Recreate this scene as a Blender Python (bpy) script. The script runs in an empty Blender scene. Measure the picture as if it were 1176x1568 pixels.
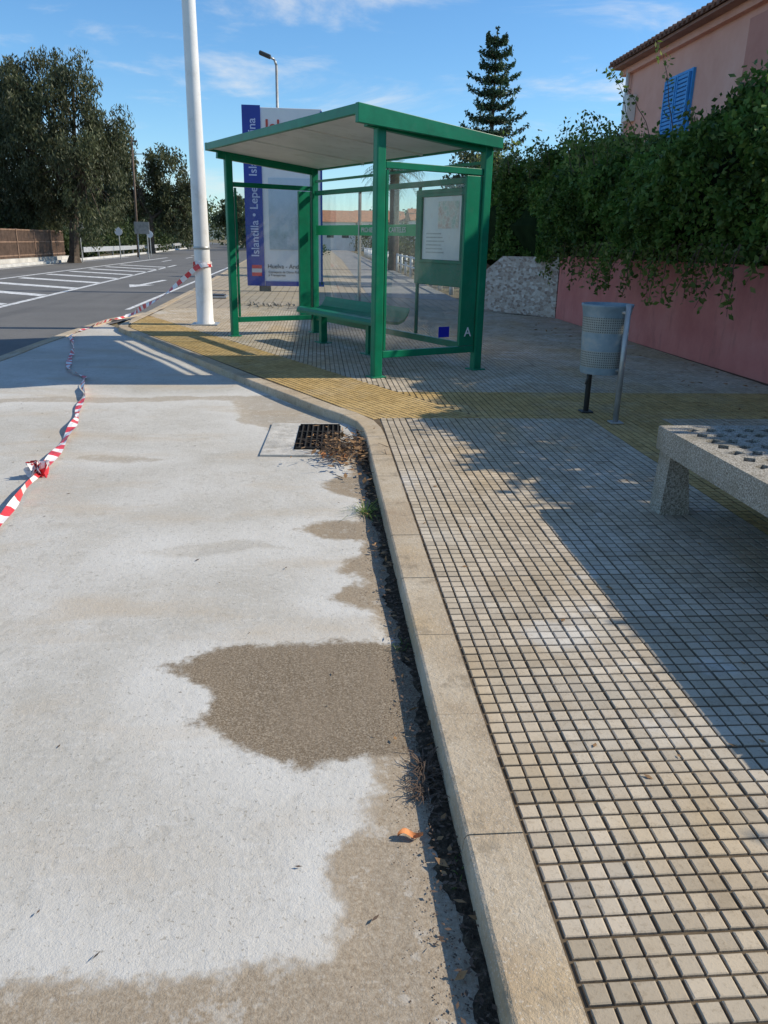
import bpy, math, random
import numpy as np
from mathutils import Matrix, Vector
random.seed(7); rng=np.random.default_rng(11)
scene=bpy.context.scene
scene.view_settings.view_transform='Standard'; scene.view_settings.look='None'; scene.view_settings.exposure=0
COL=scene.collection
SUN_EL=36.0; SUN_ROT=87.0

# ---------------------------------------------------------------- materials
class NT:
    def __init__(s,name):
        s.m=bpy.data.materials.new(name); s.m.use_nodes=True
        s.n=s.m.node_tree.nodes; s.l=s.m.node_tree.links
        s.b=s.n['Principled BSDF']; s.out=s.n['Material Output']
        s.pos=s.n.new('ShaderNodeTexCoord').outputs['Object']
    def link(s,a,b): s.l.new(a,b)
    def node(s,t): return s.n.new(t)
    def noise(s,scale,detail=4,rough=.55,vec=None,dist=0.0,sc=None):
        v=vec or s.pos
        if sc:
            mp=s.node('ShaderNodeMapping'); mp.inputs['Scale'].default_value=sc; s.link(v,mp.inputs[0]); v=mp.outputs[0]
        k=s.node('ShaderNodeTexNoise'); k.inputs['Scale'].default_value=scale; k.inputs['Detail'].default_value=min(detail,4)
        k.inputs['Roughness'].default_value=rough; k.inputs['Distortion'].default_value=dist
        s.link(v,k.inputs['Vector']); return k.outputs['Fac']
    def vor(s,scale,feature='F1',vec=None):
        k=s.node('ShaderNodeTexVoronoi'); k.inputs['Scale'].default_value=scale; k.feature=feature
        s.link(vec or s.pos,k.inputs['Vector']); return k.outputs['Distance']
    def ramp(s,fac,stops,interp='LINEAR'):
        k=s.node('ShaderNodeValToRGB'); k.color_ramp.interpolation=interp
        e=k.color_ramp.elements
        while len(e)<len(stops): e.new(.5)
        for el,(p,c) in zip(e,stops):
            el.position=p; el.color=(c[0],c[1],c[2],1) if isinstance(c,(tuple,list)) else (c,c,c,1)
        s.link(fac,k.inputs[0]); return k.outputs[0]
    def mr(s,v,a,b,c=0,d=1,smooth=True):
        k=s.node('ShaderNodeMapRange'); k.interpolation_type='SMOOTHSTEP' if smooth else 'LINEAR'
        s.link(v,k.inputs[0])
        for i,x in enumerate((a,b,c,d)): k.inputs[1+i].default_value=x
        return k.outputs[0]
    def math(s,op,a,b=None):
        k=s.node('ShaderNodeMath'); k.operation=op
        for i,x in enumerate((a,b)):
            if x is None: continue
            if isinstance(x,(int,float)): k.inputs[i].default_value=x
            else: s.link(x,k.inputs[i])
        return k.outputs[0]
    def mix(s,f,a,b,mode='MIX'):
        k=s.node('ShaderNodeMix'); k.data_type='RGBA'; k.blend_type=mode
        for i,x in ((0,f),(6,a),(7,b)):
            if isinstance(x,(int,float)): k.inputs[i].default_value=x
            elif isinstance(x,(tuple,list)): k.inputs[i].default_value=(x[0],x[1],x[2],1)
            else: s.link(x,k.inputs[i])
        return k.outputs[2]
    def attr(s,name):
        k=s.node('ShaderNodeAttribute'); k.attribute_name=name; return k.outputs['Fac']
    def bump(s,h,strength=.5,dist=.01):
        k=s.node('ShaderNodeBump'); k.inputs['Strength'].default_value=strength; k.inputs['Distance'].default_value=dist
        s.link(h,k.inputs['Height']); s.link(k.outputs[0],s.b.inputs['Normal']); return k
    def base(s,c):
        if isinstance(c,(tuple,list)): s.b.inputs['Base Color'].default_value=(c[0],c[1],c[2],1)
        else: s.link(c,s.b.inputs['Base Color'])
    def rough(s,r,metal=0,spec=.5):
        s.b.inputs['Roughness'].default_value=r; s.b.inputs['Metallic'].default_value=metal
        s.b.inputs['Specular IOR Level'].default_value=spec

def simple(name,c,r=.6,metal=0,var=.25,scale=3,bump=0,bscale=60,spec=.4,dirt=None,dirt_amt=.5):
    t=NT(name); n=t.noise(scale,3,.6)
    dark=tuple(x*(1-var) for x in c); light=tuple(min(1,x*(1+var*.6)) for x in c)
    col=t.ramp(n,[(.3,dark),(.7,light)])
    if dirt:
        f=t.mr(t.noise(scale*2.3,4,.7),.5,.75,0,dirt_amt); col=t.mix(f,col,dirt)
    t.base(col); t.rough(r,metal,spec)
    if bump: t.bump(t.noise(bscale,3,.6),bump,.01)
    return t.m

M={}
M['green']=simple('green_paint',(.002,.185,.09),.38,var=.2,scale=5,spec=.35,dirt=(.05,.17,.11),dirt_amt=.3)
M['green_dk']=simple('green_roof_paint',(.004,.15,.08),.4,var=.2,scale=4)
M['roofpanel']=simple('roof_underside',(.80,.79,.76),.5,var=.10,scale=2,dirt=(.5,.47,.40),dirt_amt=.4)
M['white']=simple('white_paint',(.78,.78,.76),.45,var=.08,scale=3,dirt=(.5,.47,.42),dirt_amt=.4)
M['polewhite']=simple('pole_paint',(.80,.79,.77),.35,var=.07,scale=2.5,dirt=(.55,.52,.46),dirt_amt=.4)
M['blue']=simple('sign_blue',(.02,.05,.33),.35,var=.12,scale=2)
M['euflag']=simple('flag_blue',(.01,.02,.35),.35,var=.05)
M['red']=simple('red_plastic',(.68,.05,.06),.35,var=.3,scale=9)
M['tapewhite']=simple('white_plastic',(.82,.78,.77),.35,var=.06,scale=12)
M['lightgrey']=simple('light_grey_text',(.6,.6,.6),.5,var=.05)
M['darkgrey']=simple('dark_metal',(.05,.05,.05),.5,var=.3)
M['grate']=simple('grate_iron',(.035,.032,.028),.8,var=.3,scale=20,spec=.2)
M['brown']=simple('rusty_fence',(.24,.15,.10),.6,var=.35,scale=4)
M['galv']=simple('galvanised',(.42,.42,.40),.42,metal=.5,var=.25,scale=6)
M['wood']=simple('old_wood',(.14,.10,.075),.8,var=.3,scale=5)
M['bark']=simple('bark',(.10,.075,.055),.9,var=.45,scale=6,bump=.8,bscale=14)
M['core']=simple('hedge_light_block',(.016,.028,.010),.95,var=.4,scale=4,spec=.05)
M['terracotta']=simple('terracotta_tiles',(.42,.19,.10),.8,var=.3,scale=3)
M['eave']=simple('eave_tiles',(.20,.11,.08),.85,var=.4,scale=6)
M['blueshut']=simple('blue_shutter',(.05,.30,.68),.5,var=.15,scale=6)
M['kerbpaint']=simple('kerb_far',(.55,.53,.49),.8,var=.2,scale=2)
M['guard']=simple('guardrail_steel',(.6,.6,.6),.4,metal=.4,var=.1)
M['leafdry']=simple('dry_leaf',(.30,.17,.075),.8,var=.5,scale=20)
M['leaforange']=simple('orange_leaf',(.62,.24,.08),.7,var=.5,scale=45)
M['twig']=simple('twigs',(.12,.08,.055),.9,var=.4,scale=20)
M['greyband']=simple('green_sticker',(.02,.38,.13),.4,var=.08)
M['housewhite']=simple('white_render',(.72,.70,.66),.8,var=.1,scale=1)

def glassmat():
    t=NT('clear_glass'); n=t.n
    tr=n.new('ShaderNodeBsdfTransparent'); tr.inputs[0].default_value=(.94,.965,.955,1)
    gl=n.new('ShaderNodeBsdfGlossy'); gl.inputs['Roughness'].default_value=.02
    df=n.new('ShaderNodeBsdfDiffuse'); df.inputs[0].default_value=(.6,.6,.58,1)
    fr=n.new('ShaderNodeFresnel'); fr.inputs[0].default_value=1.6
    mx=n.new('ShaderNodeMixShader'); mx2=n.new('ShaderNodeMixShader')
    d=t.mr(t.noise(3,4,.7,sc=(1,1,.4)),.35,.8,.03,.18); t.link(d,mx.inputs[0]); t.link(tr.outputs[0],mx.inputs[1]); t.link(df.outputs[0],mx.inputs[2])
    t.link(fr.outputs[0],mx2.inputs[0]); t.link(mx.outputs[0],mx2.inputs[1]); t.link(gl.outputs[0],mx2.inputs[2])
    t.link(mx2.outputs[0],t.out.inputs[0]); return t.m
M['glass']=glassmat()

def leafmat(name,c1,c2,c3,trans=.3,big=(.6,1.3),bs=.8):
    t=NT(name); n=t.n
    g=n.new('ShaderNodeNewGeometry')
    r=t.ramp(g.outputs['Random Per Island'],[(0,c1),(.55,c2),(1,c3)])
    bg_=t.ramp(t.noise(bs,2,.5),[(.32,big[0]),(.68,big[1])])
    col=t.mix(1.0,r,bg_,'MULTIPLY')
    t.base(col); t.rough(.5,0,.25)
    tl=n.new('ShaderNodeBsdfTranslucent'); t.link(col,tl.inputs[0])
    mx=n.new('ShaderNodeMixShader'); mx.inputs[0].default_value=trans
    t.link(t.b.outputs[0],mx.inputs[1]); t.link(tl.outputs[0],mx.inputs[2]); t.link(mx.outputs[0],t.out.inputs[0])
    return t.m
M['lf_euc']=leafmat('casuarina_leaves',(.05,.060,.028),(.09,.105,.048),(.16,.165,.09),.3,(.6,1.3),.5)
M['lf_olive']=leafmat('olive_leaves',(.04,.06,.025),(.08,.105,.04),(.14,.16,.07),.3,(.6,1.3),.25)
M['lf_pine']=leafmat('araucaria_leaves',(.025,.055,.033),(.05,.10,.05),(.09,.15,.075),.2)
M['lf_hedge']=leafmat('hedge_leaves',(.045,.10,.018),(.09,.17,.032),(.18,.25,.06),.42,(.55,1.45),1.6)
M['lf_shoot']=leafmat('young_shoot_leaves',(.07,.14,.025),(.15,.22,.045),(.28,.29,.10),.45)
M['lf_yel']=leafmat('yellowish_leaves',(.09,.10,.02),(.16,.15,.04),(.22,.18,.06),.35)
M['lf_under']=leafmat('undergrowth_leaves',(.025,.045,.014),(.05,.075,.025),(.10,.12,.04),.3,(.6,1.3),.5)

# ---------------------------------------------------------------- mesh helpers
def empty(name,loc=(0,0,0)):
    o=bpy.data.objects.new(name,None); o.location=loc; COL.objects.link(o); o.empty_display_size=.2; return o
def par(o,p):
    if p is not None:
        o.parent=p; o.matrix_parent_inverse=Matrix.Translation(-Vector(p.location))
def mobj(name,vs,fs,mat,parent=None,smooth=False,mi=None):
    me=bpy.data.meshes.new(name); me.from_pydata([tuple(map(float,v)) for v in vs],[],[tuple(int(i) for i in f) for f in fs])
    for m in (mat if isinstance(mat,list) else [mat]): me.materials.append(m)
    if mi is not None: me.polygons.foreach_set('material_index',np.array(mi,dtype=np.int32))
    if smooth: me.polygons.foreach_set('use_smooth',np.ones(len(me.polygons),dtype=bool))
    me.update()
    o=bpy.data.objects.new(name,me); COL.objects.link(o); par(o,parent); return o
def quads(name,V,mat,parent=None):
    N=len(V); me=bpy.data.meshes.new(name)
    me.vertices.add(N*4); me.vertices.foreach_set('co',V.reshape(-1).astype(np.float32))
    me.loops.add(N*4); me.loops.foreach_set('vertex_index',np.arange(N*4,dtype=np.int32))
    me.polygons.add(N); me.polygons.foreach_set('loop_start',np.arange(0,N*4,4,dtype=np.int32)); 
    me.update(calc_edges=True); me.validate()
    me.polygons.foreach_set('use_smooth',np.zeros(len(me.polygons),dtype=bool))
    me.materials.append(mat)
    o=bpy.data.objects.new(name,me); COL.objects.link(o); par(o,parent); return o
def bevel(o,w=.006,seg=2):
    b=o.modifiers.new('bevel','BEVEL'); b.width=w; b.segments=seg; b.limit_method='ANGLE'; return o
def box(name,c,s,mat,parent=None,rz=0,bw=0):
    x,y,z=[k/2 for k in s]; R=Matrix.Rotation(rz,3,'Z')
    vs=[Vector(c)+R@Vector((a*x,b*y,d*z)) for a,b,d in ((-1,-1,-1),(1,-1,-1),(1,1,-1),(-1,1,-1),(-1,-1,1),(1,-1,1),(1,1,1),(-1,1,1))]
    o=mobj(name,vs,[(0,3,2,1),(4,5,6,7),(0,1,5,4),(1,2,6,5),(2,3,7,6),(3,0,4,7)],mat,parent)
    if bw: bevel(o,bw)
    return o
def beam(name,p0,p1,w,h,mat,parent=None,up=(0,0,1),bw=.004):
    p0=Vector(p0);p1=Vector(p1);d=(p1-p0).normalized();up=Vector(up)
    if abs(d.dot(up))>.98: up=Vector((UW[0],UW[1],0)) 
    s=d.cross(up).normalized();u=s.cross(d).normalized()
    vs=[]
    for p in (p0,p1):
        for a,b in ((-1,-1),(1,-1),(1,1),(-1,1)): vs.append(p+s*a*w/2+u*b*h/2)
    o=mobj(name,vs,[(3,2,1,0),(4,5,6,7),(0,1,5,4),(1,2,6,5),(2,3,7,6),(3,0,4,7)],mat,parent)
    if bw: bevel(o,bw)
    return o
def tubes_data(segs,n=8):
    vs=[];fs=[]
    for p0,p1,r0,r1 in segs:
        p0=Vector(p0);p1=Vector(p1);d=(p1-p0)
        if d.length<1e-6: continue
        d.normalize(); a=d.orthogonal().normalized(); b=d.cross(a)
        k=len(vs)
        for p,r in ((p0,r0),(p1,r1)):
            for i in range(n):
                t=2*math.pi*i/n; vs.append(p+(a*math.cos(t)+b*math.sin(t))*r)
        for i in range(n):
            j=(i+1)%n; fs.append((k+i,k+j,k+n+j,k+n+i))
        fs.append(tuple(k+i for i in reversed(range(n)))); fs.append(tuple(k+n+i for i in range(n)))
    return vs,fs
def tubes(name,segs,mat,parent=None,n=8,smooth=False):
    vs,fs=tubes_data(segs,n); o=mobj(name,vs,fs,mat,parent)
    if smooth:
        for p in o.data.polygons:
            if len(p.vertices)==4: p.use_smooth=True
    return o
def lathe(name,prof,c,mat,parent=None,n=32,smooth=True):
    vs=[];fs=[]
    for r,z in prof:
        for i in range(n):
            t=2*math.pi*i/n; vs.append((c[0]+r*math.cos(t),c[1]+r*math.sin(t),c[2]+z))
    for k in range(len(prof)-1):
        for i in range(n):
            j=(i+1)%n; fs.append((k*n+i,k*n+j,(k+1)*n+j,(k+1)*n+i))
    return mobj(name,vs,fs,mat,parent,smooth)
def unit(n):
    v=rng.normal(size=(n,3)); return v/np.linalg.norm(v,axis=1,keepdims=True)
def leaves(name,P,size,mat,parent=None,aspect=.5,droop=0.):
    P=np.asarray(P); n=len(P); t=unit(n)
    if droop: t=t*(1-droop)+np.array([0,0,-1])*droop*1.5; t/=np.linalg.norm(t,axis=1,keepdims=True)
    q=np.cross(t,unit(n)); q/=np.linalg.norm(q,axis=1,keepdims=True)+1e-9
    s=(size*rng.uniform(.6,1.35,n))[:,None]
    V=np.stack([P-t*s*.5,P+q*s*aspect*.5,P+t*s*.5,P-q*s*aspect*.5],axis=1)
    return quads(name,V,mat,parent)
def polyin(px,py,poly):
    ins=np.zeros(px.shape,bool); n=len(poly)
    for i in range(n):
        x0,y0=poly[i];x1,y1=poly[(i+1)%n]
        c=((y0>py)!=(y1>py))&(px<(x1-x0)*(py-y0)/((y1-y0)+1e-12)+x0); ins^=c
    return ins
def polysd(px,py,poly):
    d=np.full(px.shape,1e9); n=len(poly)
    for i in range(n):
        x0,y0=poly[i];x1,y1=poly[(i+1)%n]; ex,ey=x1-x0,y1-y0
        t=np.clip(((px-x0)*ex+(py-y0)*ey)/(ex*ex+ey*ey+1e-12),0,1)
        d=np.minimum(d,np.hypot(px-x0-t*ex,py-y0-t*ey))
    return np.where(polyin(px,py,poly),d,-d)
def sheet(name,poly,z,mat,parent=None):
    return mobj(name,[(x,y,z) for x,y in poly],[tuple(range(len(poly)))],mat,parent)
def faceattr(o,name,arr,dom='FACE'):
    a=o.data.attributes.new(name,'FLOAT',dom); a.data.foreach_set('value',np.asarray(arr,dtype=np.float32))

UW=(.892,.452)
ZS=.13; ZR=.07

# ---------------------------------------------------------------- ground / roads
t=NT('dry_soil'); n1=t.noise(.35,4,.65); t.base(t.ramp(n1,[(.3,(.12,.10,.06)),(.5,(.22,.18,.115)),(.7,(.14,.15,.065))])); t.rough(.95,0,.1)
t.bump(t.noise(6,4,.7),.6,.05)
sheet('ground',[(-900,-60),(900,-60),(900,1800),(-900,1800)],0.035,t.m)

t=NT('asphalt'); a=t.noise(.5,4,.6); b=t.noise(60,3,.7)
c=t.ramp(a,[(.3,(.115,.113,.108)),(.7,(.165,.160,.150))]); c=t.mix(t.mr(b,.4,.75,0,.55),c,(.24,.23,.21))
c=t.mix(t.mr(t.noise(.35,4,.6,sc=(3.5,.25,1)),.52,.7,0,.5),c,(.10,.098,.094)); t.base(c); t.rough(.85,0,.25); t.bump(b,.5,.006)
ASPH=t.m
road_poly=[(-3.62,-6),(-3.62,12.4),(-3.2,15.6),(-3.44,23.3),(-3.95,35.4),(-5.0,60),(-8,110),(-16,190),(-60,400),(-80,400),(-30,190),(-17,110),(-13.9,60),(-13.4,36),(-13.2,-6)]
sheet('asphalt_road',road_poly,.058,ASPH)
side_poly=[(1.3,20.5),(3.45,19.4),(3.6,30),(4.4,100),(4.6,160),(2.0,160),(1.8,60)]
t=NT('side_street_asphalt'); a=t.noise(.8,4,.6); t.base(t.ramp(a,[(.3,(.20,.195,.185)),(.7,(.30,.29,.27))])); t.rough(.85)
SIDEM=t.m
t=NT('road_paint'); a=t.noise(9,4,.75); f=t.mr(a,.42,.62); t.base(t.mix(f,(.78,.78,.75),(.42,.42,.41))); t.rough(.7)
PAINT=t.m
mk=[]
def mark(poly): mk.append(poly)
for i in range(9):
    y=17.0+i*2.9
    mark([(-9.9-.02*i,y+2.4),(-9.9-.02*i,y+3.1),(-6.5-.09*i,y+.6),(-6.5-.09*i,y)])
mark([(-6.35,15),(-6.2,15),(-7.35,44),(-7.5,44)])
mark([(-10.15,15),(-10.0,15),(-10.6,60),(-10.8,60)])
mark([(-3.85,16.5),(-3.75,16.5),(-4.5,45),(-4.62,45)])
mark([(-12.7,0),(-12.58,0),(-13.3,60),(-13.45,60)])
ax,ay=-5.35,24.2
mark([(ax-.08,ay+1.2),(ax+.10,ay+1.2),(ax+.25,ay+4.2),(ax+.07,ay+4.2)])
mark([(ax-.05,ay-.2),(ax+.40,ay+1.2),(ax-.38,ay+1.2)])
for i in range(10):
    y=50+i*9; x=-9.3-(max(0,y-60)*.12)
    mark([(x,y),(x+.14,y),(x+.0,y+4),(x-.14,y+4)])
vs=[];fs=[]
for p in mk:
    fs.append(tuple(range(len(vs),len(vs)+len(p)))); vs+= [(x,y,.062) for x,y in p]
mobj('road_markings',vs,fs,PAINT)

# --- bus bay concrete with damp patches
damp=[([(-.52,2.40),(-.44,2.44),(-.37,2.49),(-.2,2.53),(-.05,2.55),(.12,2.53),(.34,2.55),(.34,1.86),(.1,1.87),(-.05,1.84),(-.17,1.89),(-.30,1.98),(-.39,2.05),(-.33,2.17),(-.36,2.24),(-.44,2.32)],1.0),
 ([(.34,1.90),(.15,1.86),(.13,1.75),(.10,1.60),(.02,1.48),(.03,1.33),(.0,1.2),(-.25,1.17),(-.64,1.20),(-1.0,1.22),(-1.6,1.1),(-1.2,.3),(.35,.3)],.62),
 ([(.34,2.5),(.24,2.56),(.2,2.8),(.12,2.84),(.06,2.92),(.11,3.0),(.2,3.04),(.2,3.12),(.09,3.2),(.11,3.3),(.2,3.38),(.22,3.55),(.0,3.62),(-.1,3.74),(.02,3.86),(.2,3.84),(.23,4.2),(.1,4.32),(.02,4.5),(.08,4.62),(.21,4.7),(.24,5.3),(.34,5.3)],.72),
 ([(-3.6,6.75),(-2.9,6.82),(-2.6,6.98),(-1.9,6.95),(-1.2,7.12),(-.7,7.15),(-.4,7.35),(-1.2,7.30),(-1.7,7.2),(-2.3,7.22),(-2.8,7.1),(-3.6,7.15)],.34),
 ([(-1.75,5.05),(-1.5,5.08),(-1.25,4.98),(-.95,5.08),(-1.2,5.12),(-1.5,5.18)],.26),
 ([(-.62,6.2),(-.35,5.9),(-.3,5.6),(.3,5.9),(.0,6.6),(-.5,7.3),(-.8,7.3)],.36),
 ([(-.85,3.42),(-.55,3.36),(-.3,3.5),(-.1,3.45),(-.35,3.6),(-.6,3.52)],.05)]
xs=np.concatenate([np.arange(-3.6,-1.3,.08),np.arange(-1.3,.345,.02),[.35]]); ys=np.concatenate([np.arange(-2,.8,.2),np.arange(.8,4.2,.022),np.arange(4.2,14.8,.08)])
X,Y=np.meshgrid(xs,ys); nx,ny=len(xs),len(ys)
sd=np.full(X.shape,-1.);val=np.zeros(X.shape)
for poly,v in damp:
    d=polysd(X,Y,poly); up=d>sd; sd=np.where(up,d,sd); val=np.where(up,v,val)
Z=ZR+.004*np.sin(X*2.1+Y*.9)+.003*np.sin(Y*3.3-X)+np.where(X>.2,-.010*(X-.2)/.15,0)-.006*np.clip(sd,0,.1)/.1
V=np.stack([X,Y,Z],-1).reshape(-1,3)
idx=np.arange(nx*ny).reshape(ny,nx)
Fq=np.stack([idx[:-1,:-1],idx[:-1,1:],idx[1:,1:],idx[1:,:-1]],-1).reshape(-1,4)
kx=lambda y: np.where(y<5.7,.40,np.where(y<6.39,.40-(y-5.7)*.35,.16-(y-6.39)*.507))
cen=V[Fq].mean(1); keep=(cen[:,0]<kx(cen[:,1])+.02)
Fq=Fq[keep]
t=NT('bay_concrete')
sda=t.attr('sd'); va=t.attr('val')
w=t.math('ADD',sda,t.math('MULTIPLY',t.math('SUBTRACT',t.noise(5.5,4,.68),.5),.20))
w=t.math('ADD',w,t.math('MULTIPLY',t.math('SUBTRACT',t.noise(50,4,.75),.5),.085))
mask=t.mr(w,-.026,.026); halo=t.math('MULTIPLY',t.mr(w,-.30,-.02),t.math('SUBTRACT',1.0,mask))
big=t.noise(.9,4,.62,dist=.6); mid=t.noise(4,4,.7,sc=(1,.6,1)); fine=t.noise(42,4,.75,dist=.3); grit=t.noise(260,1,.8); sweep=t.noise(20,4,.7,dist=.5,sc=(1,.7,1)); streak=t.noise(24,3,.7,dist=.4,sc=(.35,1.6,1))
base=t.ramp(big,[(.28,(.42,.39,.33)),(.42,(.485,.46,.405)),(.55,(.54,.515,.46)),(.7,(.585,.565,.515))])
base=t.mix(t.mr(mid,.42,.7,0,.5),base,(.45,.415,.35))
base=t.mix(t.mr(fine,.50,.66,0,.30),base,(.66,.64,.59))
base=t.mix(t.mr(sweep,.46,.34,0,.45),base,(.38,.355,.305))
base=t.mix(t.mr(streak,.55,.7,0,.3),base,(.64,.62,.57))
base=t.mix(t.math('MULTIPLY',halo,.40),base,(.68,.66,.61))
pits=t.mr(t.noise(90,2,.6),.37,.30,0,.65); base=t.mix(pits,base,(.28,.255,.21))
warm=t.mr(t.noise(1.7,4,.6,sc=(.5,1.4,1)),.50,.72,0,.6); base=t.mix(warm,base,(.48,.40,.295))
wet=t.ramp(t.noise(150,3,.85),[(.3,(.11,.080,.050)),(.5,(.215,.17,.118)),(.72,(.46,.39,.30))])
wet=t.mix(t.mr(mid,.4,.7,0,.4),wet,(.26,.205,.145))
wetpale=t.ramp(t.noise(100,3,.85),[(.3,(.25,.19,.125)),(.55,(.39,.32,.235)),(.75,(.51,.445,.345))])
wetpale=t.mix(t.mr(t.noise(13,4,.75),.54,.64,0,.6),wetpale,(.56,.52,.45))
wcol=t.mix(t.mr(va,.5,1.0,0,1),wetpale,wet)
f=t.math('MULTIPLY',mask,t.mr(va,.0,.7,.1,1.0))
col=t.mix(f,base,wcol); t.base(col); t.rough(.92,0,.12)
hh=t.math('ADD',fine,t.math('ADD',t.math('MULTIPLY',grit,.3),t.math('MULTIPLY',sweep,.7))); t.bump(hh,.5,.006)
me=bpy.data.meshes.new('bus_bay_concrete'); me.from_pydata(V.tolist(),[],Fq.tolist()); me.materials.append(t.m)
o=bpy.data.objects.new('bus_bay_concrete',me); COL.objects.link(o)
faceattr(o,'sd',np.clip(sd,-.5,.5).reshape(-1),'POINT'); faceattr(o,'val',val.reshape(-1),'POINT')
me.polygons.foreach_set('use_smooth',np.ones(len(me.polygons),bool))

def resample(path,step):
    out=[];P=[Vector((x,y,0)) for x,y in path]
    for a,b in zip(P[:-1],P[1:]):
        n=max(1,round((b-a).length/step))
        for i in range(n): out.append(a.lerp(b,i/n))
    out.append(P[-1]); return out
def kerbstrip(name,path,step,width,ztop,zbot,mat,side=1,gap=.004,bev=.02,parent=None):
    pts=resample(path,step); V=[];F=[]
    def nrm(i):
        a=pts[max(0,i-1)];b=pts[min(len(pts)-1,i+1)]; d=(b-a).normalized(); return Vector((d.y,-d.x,0))*side,d
    for i in range(len(pts)-1):
        k=len(V); dz=random.uniform(-.002,.002)
        for j,s in ((i,1),(i+1,-1)):
            n,d=nrm(j); p=pts[j]+d*gap*.5*s
            for off,z in ((-.010,zbot),(-.0,ztop-bev),(bev*.35,ztop-bev*.3),(bev,ztop),(width,ztop),(width,zbot)):
                q=p+n*off; V.append((q.x,q.y,z+dz))
        for m in range(5): F.append((k+m,k+m+1,k+6+m+1,k+6+m) if side<0 else (k+m,k+6+m,k+6+m+1,k+m+1))
        F.append(tuple(k+m for m in range(6))); F.append(tuple(k+11-m for m in range(6)))
    return mobj(name,V,F,mat,parent)
t=NT('kerb_stone'); a=t.noise(2.5,4,.65); b=t.noise(45,4,.8)
c=t.ramp(a,[(.3,(.38,.29,.195)),(.5,(.47,.385,.275)),(.7,(.55,.475,.365))]); c=t.mix(t.mr(b,.48,.7,0,.5),c,(.28,.215,.14)); c=t.mix(t.mr(t.noise(1.1,4,.6),.48,.68,0,.6),c,(.51,.37,.205))
c=t.mix(t.mr(t.noise(160,2,.6),.60,.66,0,.5),c,(.66,.60,.50))
c=t.mix(t.mr(t.noise(9,4,.7),.54,.68,0,.55),c,(.25,.20,.14))
t.base(c); t.rough(.9,0,.15); t.bump(b,.8,.007); KERB=t.m
kerb_path=[(.335,-3),(.335,5.45),(.325,5.72),(.29,5.95),(.20,6.17),(.07,6.39),(-.65,7.76),(-1.41,9.30),(-2.2,10.87),(-2.97,12.39),(-3.06,12.62),(-3.12,12.95),(-3.14,14),(-3.17,15.64),(-3.41,23.25),(-3.92,35.4),(-4.95,60),(-7.9,110)]
kerbstrip('kerb',kerb_path,.5,.14,.135,.03,KERB,1,gap=.003,bev=.012)
kerbstrip('bay_edge_strip',[(-3.62,-4),(-3.62,12.3),(-3.52,14.4),(-3.2,15.7)],1.0,.15,.076,.03,KERB,-1,bev=.004)
kerbstrip('roadside_kerb',[(-13.3,-4),(-13.45,36),(-13.95,60),(-17,110),(-30,190)],1.5,.25,.18,.03,M['kerbpaint'],-1)

# --- sidewalk
inner=[(.475,-3),(.475,5.5),(.46,5.78),(.42,6.03),(.32,6.25),(.20,6.45),(-.52,7.82),(-1.28,9.36),(-2.07,10.93),(-2.84,12.45),(-2.92,12.68),(-2.98,12.98),(-3.0,14),(-3.03,15.64),(-3.27,23.25),(-3.78,35.4),(-4.8,60),(-7.7,110)]
walk=inner+[(2.0,110),(1.8,60),(1.3,20.5),(3.45,19.4),(4.0,19.4),(9,19.4),(9,-3)]
t=NT('pavement_base'); br=t.node('ShaderNodeTexBrick'); br.offset=0; br.inputs['Scale'].default_value=1
br.inputs['Brick Width'].default_value=.2; br.inputs['Row Height'].default_value=.2; br.inputs['Mortar Size'].default_value=.012
br.inputs['Color1'].default_value=(.42,.355,.27,1); br.inputs['Color2'].default_value=(.35,.295,.225,1); br.inputs['Mortar'].default_value=(.18,.145,.10,1)
t.link(t.pos,br.inputs['Vector'])
sp=t.node('ShaderNodeSeparateXYZ'); t.link(t.pos,sp.inputs[0]); far=t.mr(sp.outputs[1],15.8,16.2)
n1=t.noise(1.2,4,.65); near=t.ramp(t.noise(14,3,.7),[(.3,(.085,.062,.038)),(.7,(.17,.13,.085))])
near=t.mix(t.mr(t.noise(1.3,4,.7,dist=.4),.60,.68,0,.6),near,(.36,.34,.30))
fc=t.mix(t.mr(n1,.4,.7,0,.6),br.outputs[0],(.44,.355,.235)); t.base(t.mix(far,near,fc)); t.rough(.9,0,.15); t.bump(t.noise(60,3,.7),.4,.004)
sheet('pavement',walk,ZS-.003,t.m)
sheet('side_street',side_poly,.1285+.003,SIDEM)

# studs (real geometry, chamfered tops)
D0=np.array([.07,6.39]);DD=np.array([-.452,.892]);WW=np.array([.892,.452])
innerpoly=[(.482,-3),(.482,5.5),(.47,5.78),(.43,6.03),(.33,6.25),(.215,6.45),(-.50,7.82),(-1.26,9.36),(-2.05,10.93),(-2.82,12.45),(-2.96,12.98),(-2.98,16.2),(3.42,16.2),(4.55,15),(4.66,-3)]
def isdiag(x,y):
    tt=(x-D0[0])*WW[0]+(y-D0[1])*WW[1]; return (tt<.96)&(y>6.07)
PIT=.05
def tilegrid(x0,x1,y0,y1):
    gx=np.arange(x0,x1,PIT);gy=np.arange(y0,y1,PIT); GX,GY=np.meshgrid(gx,gy); ix,iy=np.meshgrid(np.arange(len(gx)),np.arange(len(gy)))
    return GX.ravel(),GY.ravel(),ix.ravel(),iy.ravel()
gx,gy,ix,iy=tilegrid(.508,4.7,.6,16.2)
gx2,gy2,ix2,iy2=tilegrid(-3.3+.008,.5,6.6,16.2)
gx=np.r_[gx,gx2];gy=np.r_[gy,gy2];ix=np.r_[ix,ix2+400];iy=np.r_[iy,iy2]
ok=polyin(gx,gy,innerpoly)&~isdiag(gx,gy); gx,gy,ix,iy=gx[ok],gy[ok],ix[ok],iy[ok]
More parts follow.
